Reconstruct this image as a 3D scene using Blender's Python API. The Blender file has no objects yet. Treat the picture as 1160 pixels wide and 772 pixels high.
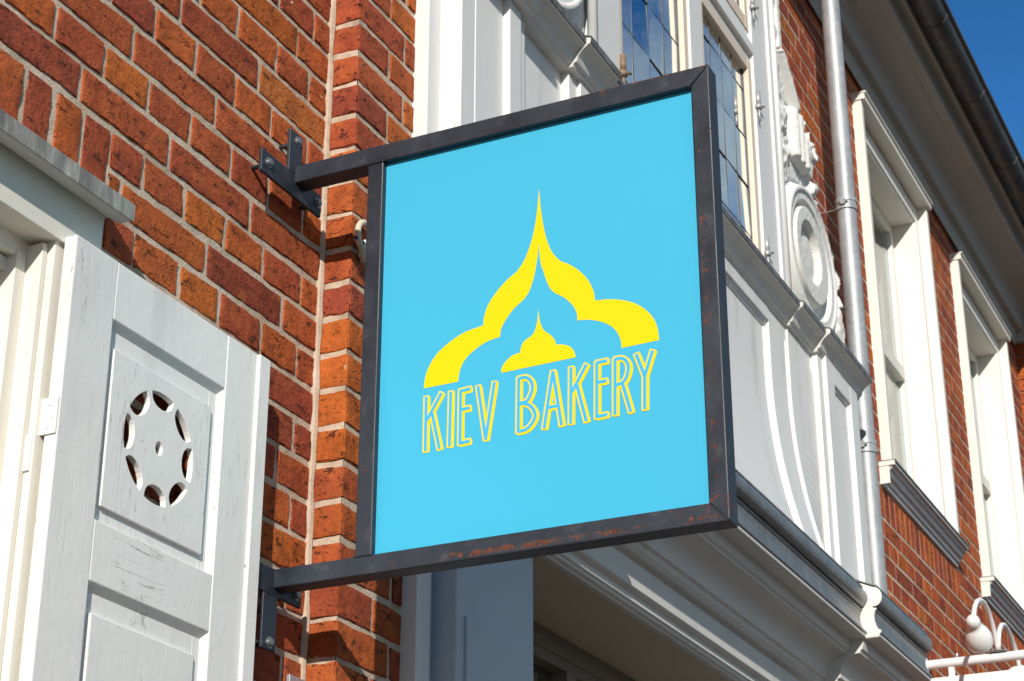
import bpy, bmesh, math, random
import numpy as np
from mathutils import Vector, Matrix, noise
from mathutils.geometry import tessellate_polygon
R = math.radians
SC = bpy.context.scene
COL = SC.collection
rng = random.Random(7)

# ------------------------------------------------------------------ node helpers
def N(nt, t, **kw):
    n = nt.nodes.new(t)
    for k, v in kw.items():
        if k == 'inp':
            for i, val in v.items(): n.inputs[i].default_value = val
        else: setattr(n, k, v)
    return n
def L(nt, a, b): nt.links.new(a, b)
def new_mat(name):
    m = bpy.data.materials.new(name); m.use_nodes = True
    nt = m.node_tree; b = nt.nodes['Principled BSDF']
    return m, nt, b
def pos(nt, scale=(1, 1, 1)):
    g = N(nt, 'ShaderNodeNewGeometry'); mp = N(nt, 'ShaderNodeMapping')
    mp.inputs['Scale'].default_value = scale
    L(nt, g.outputs['Position'], mp.inputs['Vector']); return mp.outputs['Vector']
def noise_tex(nt, vec, scale, detail=4, rough=.55, dist=0.0):
    n = N(nt, 'ShaderNodeTexNoise'); n.inputs['Scale'].default_value = scale
    n.inputs['Detail'].default_value = detail; n.inputs['Roughness'].default_value = rough
    n.inputs['Distortion'].default_value = dist
    L(nt, vec, n.inputs['Vector']); return n.outputs['Fac']
def ramp(nt, fac, stops):
    r = N(nt, 'ShaderNodeValToRGB'); e = r.color_ramp.elements
    while len(e) < len(stops): e.new(.5)
    for el, (p, c) in zip(e, stops):
        el.position = p; el.color = c if len(c) == 4 else (*c, 1)
    L(nt, fac, r.inputs['Fac']); return r.outputs['Color']
def mixc(nt, fac, a, b, mode='MIX'):
    m = N(nt, 'ShaderNodeMix', data_type='RGBA', blend_type=mode)
    for s, v in ((m.inputs[0], fac), (m.inputs[6], a), (m.inputs[7], b)):
        if hasattr(v, 'is_linked'): L(nt, v, s)
        elif isinstance(v, (int, float)): s.default_value = v
        else: s.default_value = (*v, 1) if len(v) == 3 else v
    return m.outputs[2]
def math_n(nt, op, a, b=0.0):
    m = N(nt, 'ShaderNodeMath', operation=op)
    for i, v in enumerate((a, b)):
        if hasattr(v, 'is_linked'): L(nt, v, m.inputs[i])
        else: m.inputs[i].default_value = v
    return m.outputs[0]
def bump(nt, b, h, strength=.3, dist=.002, prev=None):
    n = N(nt, 'ShaderNodeBump'); n.inputs['Strength'].default_value = strength
    n.inputs['Distance'].default_value = dist; L(nt, h, n.inputs['Height'])
    if prev is not None: L(nt, prev, n.inputs['Normal'])
    L(nt, n.outputs['Normal'], b.inputs['Normal']); return n.outputs['Normal']
W0, W1 = (0, 0, 0, 1), (1, 1, 1, 1)

# ------------------------------------------------------------------ materials
def paint(name, col, dirt=(.30, .27, .22), dirt_amt=.25, rough=.5, grain=.25, flake=0.0):
    m, nt, b = new_mat(name)
    streak = noise_tex(nt, pos(nt, (14, 14, 1.6)), 1.0, 5, .6)
    blot = noise_tex(nt, pos(nt), 5.0, 5, .6, .6)
    f = math_n(nt, 'MULTIPLY', ramp(nt, streak, [(.5, W0), (.75, W1)]), ramp(nt, blot, [(.42, W0), (.7, W1)]))
    c = mixc(nt, math_n(nt, 'MULTIPLY', f, dirt_amt), col, dirt)
    var = noise_tex(nt, pos(nt), 1.7, 3)
    c = mixc(nt, 1.0, c, ramp(nt, var, [(.3, (.93, .93, .94)), (.7, (1.0, .995, .98))]), 'MULTIPLY')
    spk = noise_tex(nt, pos(nt), 210.0, 2, .5)
    c = mixc(nt, ramp(nt, spk, [(.73, W0), (.76, (.45, .45, .45, 1))]), c, (.22, .19, .15))
    fine = noise_tex(nt, pos(nt, (230, 230, 16)), 1.0, 4, .6)
    lump = noise_tex(nt, pos(nt), 38.0, 4, .55)
    h = math_n(nt, 'ADD', math_n(nt, 'MULTIPLY', fine, .4), lump)
    if flake > 0:
        g = N(nt, 'ShaderNodeNewGeometry'); sx = N(nt, 'ShaderNodeSeparateXYZ'); L(nt, g.outputs['Position'], sx.inputs[0])
        def inr(o, lo, hi): return math_n(nt, 'MULTIPLY', math_n(nt, 'GREATER_THAN', o, lo), math_n(nt, 'LESS_THAN', o, hi))
        rail = math_n(nt, 'MULTIPLY', inr(sx.outputs['X'], 2.033, 2.3235), math_n(nt, 'MAXIMUM', inr(sx.outputs['Z'], 2.767, 2.87), inr(sx.outputs['Z'], 2.375, 2.464)))
        def ridge(scale, w): return ramp(nt, math_n(nt, 'ABSOLUTE', math_n(nt, 'SUBTRACT', noise_tex(nt, pos(nt, scale), 1.0, 4, .5), .5)), [(0, W1), (w, W0)])
        lineh, linev = ridge((4, 20, 60), .006), ridge((75, 20, 4), .0055)
        line = math_n(nt, 'ADD', math_n(nt, 'MULTIPLY', lineh, rail), math_n(nt, 'MULTIPLY', linev, math_n(nt, 'SUBTRACT', 1.0, rail)))
        where = ramp(nt, noise_tex(nt, pos(nt, (1.5, 1, 1)), 6.5, 4, .65), [(.50, W0), (.60, W1)])
        k = math_n(nt, 'MULTIPLY', line, where)
        c = mixc(nt, math_n(nt, 'MULTIPLY', k, flake), c, (.17, .14, .11))
        chip = ramp(nt, noise_tex(nt, pos(nt, (60, 60, 22)), 1.0, 5, .7), [(.655, W0), (.69, W1)])
        where2 = ramp(nt, noise_tex(nt, pos(nt), 4.3, 3, .6), [(.52, W0), (.6, W1)])
        k2 = math_n(nt, 'MULTIPLY', chip, where2)
        c = mixc(nt, math_n(nt, 'MULTIPLY', k2, flake), c, (.36, .32, .27))
        h = math_n(nt, 'SUBTRACT', h, math_n(nt, 'MULTIPLY', math_n(nt, 'MAXIMUM', k, k2), .9))
    L(nt, c, b.inputs['Base Color']); b.inputs['Roughness'].default_value = rough
    b.inputs['Specular IOR Level'].default_value = .35
    bump(nt, b, h, grain, .0016)
    return m

def brick_mat():
    m, nt, b = new_mat('fired_brick')
    a = N(nt, 'ShaderNodeAttribute', attribute_name='tone')
    p = pos(nt)
    c = a.outputs['Color']
    v = noise_tex(nt, p, 22, 5, .65, .4)
    c = mixc(nt, 1.0, c, ramp(nt, v, [(.28, (.60, .54, .52)), (.5, (.98, .96, .95)), (.72, (1.25, 1.22, 1.1))]), 'MULTIPLY')
    smear = noise_tex(nt, pos(nt, (9, 9, 26)), 1.0, 4, .6, 1.2)
    c = mixc(nt, ramp(nt, smear, [(.54, W0), (.72, (.75, .75, .75, 1))]), c, (.43, .115, .026))
    scorch = noise_tex(nt, pos(nt, (16, 16, 30)), 1.0, 5, .7, .8)
    c = mixc(nt, ramp(nt, scorch, [(.57, W0), (.72, (.7, .7, .7, 1))]), c, (.12, .036, .026))
    pit = noise_tex(nt, pos(nt, (1, 1, 1.7)), 88, 5, .68); pit2 = noise_tex(nt, pos(nt, (1, 1, 1.8)), 36, 5, .72)
    pitm = math_n(nt, 'MAXIMUM', ramp(nt, pit, [(.625, W0), (.65, W1)]), ramp(nt, pit2, [(.61, W0), (.635, W1)]))
    c = mixc(nt, math_n(nt, 'MULTIPLY', pitm, .8), c, (.05, .02, .014))
    lime = ramp(nt, noise_tex(nt, p, 34, 4, .7, 1.0), [(.76, W0), (.79, (.4, .4, .4, 1))])
    c = mixc(nt, lime, c, (.42, .32, .24))
    vor = N(nt, 'ShaderNodeTexVoronoi', feature='DISTANCE_TO_EDGE'); vor.inputs['Scale'].default_value = 1
    vv = N(nt, 'ShaderNodeVectorMath', operation='ADD')
    wob = N(nt, 'ShaderNodeTexNoise'); wob.inputs['Scale'].default_value = 30; L(nt, p, wob.inputs['Vector'])
    L(nt, pos(nt, (15, 15, 30)), vv.inputs[0]); L(nt, wob.outputs['Color'], vv.inputs[1]); L(nt, vv.outputs[0], vor.inputs['Vector'])
    crk = math_n(nt, 'MULTIPLY', ramp(nt, vor.outputs['Distance'], [(0, W1), (.025, W0)]),
                 ramp(nt, noise_tex(nt, p, 11, 3), [(.60, W0), (.68, W1)]))
    c = mixc(nt, math_n(nt, 'MULTIPLY', crk, .75), c, (.05, .02, .015))
    L(nt, c, b.inputs['Base Color']); b.inputs['Roughness'].default_value = .88
    b.inputs['Specular IOR Level'].default_value = .25
    h1 = math_n(nt, 'ADD', math_n(nt, 'MULTIPLY', noise_tex(nt, p, 62, 6, .70), 1.0), math_n(nt, 'MULTIPLY', noise_tex(nt, p, 230, 3, .65), .14))
    h1 = math_n(nt, 'SUBTRACT', h1, math_n(nt, 'MULTIPLY', math_n(nt, 'MAXIMUM', pitm, crk), 1.1))
    bump(nt, b, h1, .95, .0062)
    return m

def mortar_mat():
    m, nt, b = new_mat('lime_mortar'); p = pos(nt)
    v = noise_tex(nt, p, 16, 6, .7)
    c = ramp(nt, v, [(.25, (.29, .21, .15)), (.5, (.53, .41, .31)), (.75, (.67, .54, .43))])
    g = noise_tex(nt, p, 320, 2, .6)
    c = mixc(nt, ramp(nt, g, [(.62, W0), (.72, (.6, .6, .6, 1))]), c, (.23, .18, .14))
    L(nt, c, b.inputs['Base Color']); b.inputs['Roughness'].default_value = .95
    bump(nt, b, math_n(nt, 'ADD', noise_tex(nt, p, 70, 5, .7), math_n(nt, 'MULTIPLY', g, .5)), .6, .004)
    return m

def steel_mat():
    m, nt, b = new_mat('weathered_black_steel'); p = pos(nt)
    v = noise_tex(nt, p, 12, 6, .65)
    c = ramp(nt, v, [(.3, (.013, .018, .027)), (.55, (.022, .028, .041)), (.8, (.044, .051, .064))])
    g = N(nt, 'ShaderNodeNewGeometry'); s = N(nt, 'ShaderNodeSeparateXYZ'); L(nt, g.outputs['Position'], s.inputs[0])
    def band(out, lo, hi, soft):
        a = N(nt, 'ShaderNodeMapRange'); a.inputs[1].default_value = lo - soft; a.inputs[2].default_value = lo; L(nt, out, a.inputs[0])
        z = N(nt, 'ShaderNodeMapRange'); z.inputs[1].default_value = hi; z.inputs[2].default_value = hi + soft
        z.inputs[3].default_value = 1; z.inputs[4].default_value = 0; L(nt, out, z.inputs[0])
        return math_n(nt, 'MULTIPLY', a.outputs[0], z.outputs[0])
    # rust has eaten along the lower weld of the bottom bar and in spots up the outer post
    low = math_n(nt, 'MULTIPLY', band(s.outputs['Z'], 2.4975, 2.5039, .003), band(s.outputs['Y'], 1.02, 1.28, .10))
    side = math_n(nt, 'MULTIPLY', band(s.outputs['Y'], .872, .880, .004), band(s.outputs['Z'], 2.53, 3.09, .08))
    corner = math_n(nt, 'MULTIPLY', band(s.outputs['Z'], 2.484, 2.528, .01), band(s.outputs['Y'], .845, .933, .03))
    top = math_n(nt, 'MULTIPLY', band(s.outputs['Z'], 3.2527, 3.27, .002), band(s.outputs['Y'], .845, 1.18, .03))
    rn = noise_tex(nt, pos(nt, (1, .6, 1)), 95, 5, .7, .6)
    bias = math_n(nt, 'MAXIMUM', math_n(nt, 'MULTIPLY', low, .185), math_n(nt, 'MULTIPLY', side, .085))
    bias = math_n(nt, 'MAXIMUM', bias, math_n(nt, 'MULTIPLY', math_n(nt, 'MAXIMUM', corner, top), .085))
    rust = ramp(nt, math_n(nt, 'ADD', rn, bias), [(.655, W0), (.69, W1)])
    halo = ramp(nt, math_n(nt, 'ADD', noise_tex(nt, p, 24, 5, .65), math_n(nt, 'MULTIPLY', low, .12)), [(.6, W0), (.8, (.5, .5, .5, 1))])
    c = mixc(nt, halo, c, (.10, .10, .105))
    c = mixc(nt, rust, c, ramp(nt, noise_tex(nt, p, 170, 3), [(.35, (.05, .014, .008)), (.65, (.17, .042, .016))]))
    scr = ramp(nt, noise_tex(nt, pos(nt, (40, 90, 40)), 1.0, 5, .75), [(.74, W0), (.76, (.5, .5, .5, 1))])
    c = mixc(nt, scr, c, (.17, .17, .175))
    L(nt, c, b.inputs['Base Color'])
    L(nt, ramp(nt, v, [(.3, (.42,) * 3), (.7, (.6,) * 3)]), b.inputs['Roughness'])
    b.inputs['Specular IOR Level'].default_value = .45
    bump(nt, b, math_n(nt, 'ADD', noise_tex(nt, p, 60, 5, .6), math_n(nt, 'MULTIPLY', rust, -.6)), .3, .0018)
    return m

def zinc_mat(name, lo, hi, rough=.42, metal=.75, scale=18):
    m, nt, b = new_mat(name); p = pos(nt)
    v = N(nt, 'ShaderNodeTexVoronoi'); v.inputs['Scale'].default_value = 55; L(nt, p, v.inputs['Vector'])
    sp = N(nt, 'ShaderNodeSeparateColor'); L(nt, v.outputs['Color'], sp.inputs[0])
    k = math_n(nt, 'ADD', math_n(nt, 'MULTIPLY', sp.outputs[0], .12), math_n(nt, 'MULTIPLY', noise_tex(nt, pos(nt, (1, 1, .28)), scale, 6, .7), .95))
    c = ramp(nt, k, [(.3, lo), (.85, hi)])
    L(nt, c, b.inputs['Base Color']); b.inputs['Metallic'].default_value = metal
    L(nt, ramp(nt, k, [(.2, (rough - .08,) * 3), (.9, (rough + .14,) * 3)]), b.inputs['Roughness'])
    bump(nt, b, noise_tex(nt, p, 30, 5, .6), .06, .0015)
    return m

def lead_mat(name='weathered_lead_flashing', g=1.0, warm=False):
    m, nt, b = new_mat(name); p = pos(nt, (30, 6, 6))
    st = noise_tex(nt, p, 1.0, 6, .75)
    c = ramp(nt, st, [(.3, (.07 * g, .07 * g, .073 * g)), (.5, (.15 * g, .15 * g, .155 * g)), (.72, (.32 * g, .32 * g, .32 * g))])
    if warm: c = mixc(nt, 1.0, c, (1.05, .98, .86), 'MULTIPLY')
    L(nt, c, b.inputs['Base Color']); b.inputs['Roughness'].default_value = .55; b.inputs['Metallic'].default_value = .3
    bump(nt, b, st, .25, .002); return m

def plain(name, col, rough=.6, metal=0.0, var=.12, scale=20, spec=.4):
    m, nt, b = new_mat(name); p = pos(nt)
    v = noise_tex(nt, p, scale, 5, .6)
    c = mixc(nt, 1.0, col, ramp(nt, v, [(.3, (1 - var,) * 3), (.7, (1 + var * .4,) * 3)]), 'MULTIPLY')
    L(nt, c, b.inputs['Base Color']); b.inputs['Roughness'].default_value = rough; b.inputs['Metallic'].default_value = metal
    b.inputs['Specular IOR Level'].default_value = spec
    bump(nt, b, noise_tex(nt, p, scale * 6, 3), .08, .001); return m

def glass_mat(name, refl, tint=(.86, .92, 1.0), wavy=.05):
    m, nt, b = new_mat(name); nt.nodes.remove(b)
    out = nt.nodes['Material Output']
    tr = N(nt, 'ShaderNodeBsdfTransparent'); tr.inputs[0].default_value = (.86, .9, .9, 1)
    gl = N(nt, 'ShaderNodeBsdfGlossy'); gl.inputs['Roughness'].default_value = .015; gl.inputs['Color'].default_value = (*tint, 1)
    bp = N(nt, 'ShaderNodeBump'); bp.inputs['Strength'].default_value = wavy; bp.inputs['Distance'].default_value = .02
    L(nt, noise_tex(nt, pos(nt, (5, 5, 2.5)), 1.0, 2), bp.inputs['Height']); L(nt, bp.outputs[0], gl.inputs['Normal'])
    mx = N(nt, 'ShaderNodeMixShader'); mx.inputs[0].default_value = refl
    L(nt, tr.outputs[0], mx.inputs[1]); L(nt, gl.outputs[0], mx.inputs[2]); L(nt, mx.outputs[0], out.inputs[0])
    return m

def paving_mat(name, base, joint, bw, bh):
    m, nt, b = new_mat(name)
    br = N(nt, 'ShaderNodeTexBrick'); br.inputs['Scale'].default_value = 1
    br.inputs['Brick Width'].default_value = bw; br.inputs['Row Height'].default_value = bh; br.inputs['Mortar Size'].default_value = .006
    br.inputs['Color1'].default_value = (*base, 1); br.inputs['Color2'].default_value = (*[q * .8 for q in base], 1); br.inputs['Mortar'].default_value = (*joint, 1)
    L(nt, pos(nt), br.inputs['Vector'])
    c = mixc(nt, 1.0, br.outputs['Color'], ramp(nt, noise_tex(nt, pos(nt), 3, 6), [(.3, (.75,) * 3), (.7, (1.1,) * 3)]), 'MULTIPLY')
    L(nt, c, b.inputs['Base Color']); b.inputs['Roughness'].default_value = .9
    bump(nt, b, br.outputs['Fac'], -.4, .004); return m

M = dict(
    brick=brick_mat(), mortar=mortar_mat(), steel=steel_mat(),
    white=paint('white_bay_paint', (.75, .75, .74), dirt_amt=.55),
    trim=paint('grey_white_cornice_paint', (.66, .645, .61), dirt_amt=.4),
    cream=paint('cream_window_paint', (.80, .77, .70), dirt_amt=.15, grain=.15),
    casing=paint('cream_casing_paint', (.80, .765, .68), dirt_amt=.15),
    eaves=paint('shade_darkened_eaves_paint', (.43, .41, .375), dirt_amt=.4),  # darker than the other cornices: deep eaves shade put into the base colour
    shutter=paint('old_shutter_paint', (.835, .815, .795), dirt_amt=.38, grain=.45, flake=.75),
    ornament=paint('chalky_ornament_paint', (.72, .715, .69), dirt=(.20, .19, .17), dirt_amt=.55, rough=.75, grain=.35),
    sash=paint('tan_sash_paint', (.70, .585, .47), dirt_amt=.2),
    shop=paint('shade_tinted_shopfront_paint', (.46, .52, .60), dirt_amt=.2),  # darkened and blued, so the colour itself carries the sky-lit shade
    soffit=paint('beige_soffit_paint', (.60, .50, .38), dirt_amt=.2),
    umber=paint('brown_shop_window_paint', (.20, .17, .13), dirt_amt=.2),
    zinc=zinc_mat('galvanised_pipe_zinc', (.26, .275, .29), (.50, .52, .54), .5, .35, 14),
    gutter=zinc_mat('dark_gutter_zinc', (.045, .045, .048), (.15, .148, .145), .5, .45, 9),
    moulding=zinc_mat('weathered_gutter_zinc', (.13, .135, .142), (.33, .335, .345), .36, .5, 26), sillgrey=zinc_mat('grey_sill_paint', (.38, .38, .375), (.56, .56, .55), .36, .15, 12),
    lead=lead_mat(), capzinc=lead_mat('mottled_zinc_edge', 1.9, True),
    bolt=plain('bolt_steel', (.30, .31, .32), .4, .8),
    panel=plain('sky_blue_sign_face', (.052, .418, .640), .55, 0, .012, 3, .2),
    yellow=plain('yellow_sign_print', (.80, .60, .002), .55, 0, .01, 3, .2),
    inlay=plain('bright_blue_sign_print', (.050, .42, .80), .55, 0, .01, 3, .2),
    came=plain('lead_came', (.05, .054, .062), .45, .3),
    curtain=plain('white_net_curtain', (.80, .80, .78), .9, 0, .25, 9),
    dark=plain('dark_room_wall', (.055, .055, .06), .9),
    room=plain('pale_room_wall', (.42, .40, .36), .9),
    enamel=plain('white_enamel', (.80, .80, .79), .35, 0, .05, 20),
    plastic=plain('ivory_cable_plastic', (.62, .56, .42), .45, 0, .1),
    black=plain('black_plastic', (.02, .02, .022), .5),
    plate=plain('brushed_grey_plate', (.42, .42, .43), .5, .4),
    glass=glass_mat('leaded_window_glass', .86, (.95, 1.0, 1.0)),
    glass2=glass_mat('window_glass', .28, (.95, .97, 1)),
    glass3=glass_mat('shop_window_glass', .35, (.8, .8, .8)),
    roof=plain('dark_roof_tile', (.05, .045, .042), .8),
    rusty=plain('rusty_hinge_iron', (.28, .19, .12), .7, .3, .4, 90),
    flag=paving_mat('pavement_slabs', (.125, .096, .066), (.06, .05, .04), .6, .4),
    road=plain('road_asphalt', (.058, .052, .045), .9, 0, .3, 40),
    kerb=plain('granite_kerb', (.33, .32, .31), .85, 0, .25, 60),
)

# ------------------------------------------------------------------ mesh helpers
BASE = {}
class MB:
    def __init__(s): s.v, s.f, s.m, s.c = [], [], [], {}
    def face(s, idx, mi=0): s.f.append(idx); s.m.append(mi)
    def verts(s, pts): n = len(s.v); s.v += [tuple(p) for p in pts]; return n
    def box(s, x0, x1, y0, y1, z0, z1, mi=0):
        n = s.verts([(x, y, z) for z in (z0, z1) for y in (y0, y1) for x in (x0, x1)])
        for q in ((0, 2, 3, 1), (4, 5, 7, 6), (0, 1, 5, 4), (2, 6, 7, 3), (0, 4, 6, 2), (1, 3, 7, 5)):
            s.face([n + i for i in q], mi)
    def prism(s, prof, x0, x1, mi=0, ax='x', closed=True):
        # profile of (y, z) pairs pushed along x  (ax='z': (x, y) pushed along z)
        k = len(prof)
        g = (lambda a, b, t: (t, a, b)) if ax == 'x' else ((lambda a, b, t: (a, b, t)) if ax == 'z' else (lambda a, b, t: (a, t, b)))
        n = s.verts([g(a, b, t) for t in (x0, x1) for a, b in prof])
        for i in range(k if closed else k - 1):
            j = (i + 1) % k; s.face([n + i, n + j, n + k + j, n + k + i], mi)
        if closed:
            s.face([n + i for i in range(k)][::-1], mi); s.face([n + k + i for i in range(k)], mi)
    def tube(s, path, r, n=14, mi=0, cap=True):
        path = [Vector(p) for p in path]; rings = []
        rr = r if isinstance(r, (list, tuple)) else [r] * len(path)
        up = None
        for i, p in enumerate(path):
            t = (path[min(i + 1, len(path) - 1)] - path[max(i - 1, 0)]).normalized()
            if up is None:
                up = Vector((0, 0, 1)) if abs(t.z) < .9 else Vector((1, 0, 0))
            a = t.cross(up).normalized(); b = a.cross(t).normalized(); up = b
            rings.append(s.verts([p + (a * math.cos(q) + b * math.sin(q)) * rr[i] for q in [2 * math.pi * j / n for j in range(n)]]))
        for a, b in zip(rings, rings[1:]):
            for j in range(n):
                k = (j + 1) % n; s.face([a + j, a + k, b + k, b + j], mi)
        if cap:
            s.face([rings[0] + j for j in range(n)][::-1], mi); s.face([rings[-1] + j for j in range(n)], mi)
    def lathe(s, prof, o, d, n=24, mi=0):
        o = Vector(o); d = Vector(d).normalized()
        a = d.cross(Vector((0, 1, 0.01))).normalized(); b = d.cross(a)
        rings = [s.verts([o + d * h + (a * math.cos(q) + b * math.sin(q)) * max(r, 1e-5) for q in [2 * math.pi * j / n for j in range(n)]]) for r, h in prof]
        for p, q in zip(rings, rings[1:]):
            for j in range(n):
                k = (j + 1) % n; s.face([p + j, p + k, q + k, q + j], mi)
        s.face([rings[0] + j for j in range(n)][::-1], mi); s.face([rings[-1] + j for j in range(n)], mi)
    def build(s, name, mats, parent=None, bevel=0.0, smooth=False, segs=2, auto=None):
        me = bpy.data.meshes.new(name)
        off = BASE.get(parent.name, (0, 0, 0)) if parent else (0, 0, 0)
        if off != (0, 0, 0): s.v = [(x - off[0], y - off[1], z - off[2]) for x, y, z in s.v]
        me.from_pydata(s.v, [], s.f)
        for m in (mats if isinstance(mats, (list, tuple)) else [mats]): me.materials.append(M[m] if isinstance(m, str) else m)
        me.polygons.foreach_set('material_index', s.m)
        if s.c:
            at = me.color_attributes.new('tone', 'FLOAT_COLOR', 'POINT')
            arr = np.ones((len(s.v), 4), np.float32); arr[:, :3] = (.3, .1, .05)
            for i, col in s.c.items(): arr[i, :3] = col
            at.data.foreach_set('color', arr.ravel())
        bm = bmesh.new(); bm.from_mesh(me); bmesh.ops.recalc_face_normals(bm, faces=bm.faces); bm.to_mesh(me); bm.free()
        if smooth: me.polygons.foreach_set('use_smooth', [True] * len(me.polygons))
        o = bpy.data.objects.new(name, me); COL.objects.link(o)
        if parent: o.parent = parent; BASE[o.name] = off
        if bevel:
            b = o.modifiers.new('edge', 'BEVEL'); b.width = bevel; b.segments = segs; b.limit_method = 'ANGLE'; b.angle_limit = R(35)
            b.harden_normals = False
        if auto:
            try:
                me.set_sharp_from_angle(angle=R(auto))
            except Exception: pass
        return o
def thing(name, loc, label, cat, group=None):
    o = bpy.data.objects.new(name, None); COL.objects.link(o); o.location = loc; o.empty_display_size = .1
    o['label'] = label; o['category'] = cat
    if group: o['group'] = group
    BASE[o.name] = tuple(loc); return o
def tag(o, label=None, cat=None, group=None, kind=None):
    for k, v in (('label', label), ('category', cat), ('group', group), ('kind', kind)):
        if v: o[k] = v
    return o
def bx(name, mat, parent, *dims, bevel=.0015, sep=False):
    if sep: return [bx(name, mat, parent, d, bevel=bevel) for d in dims][0]
    mb = MB()
    for d in (dims if isinstance(dims[0], tuple) else [dims]): mb.box(*d)
    return mb.build(name, mat, parent, bevel)
SKY, SUNE, EXPO = .08, 4.7, 0.05
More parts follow.
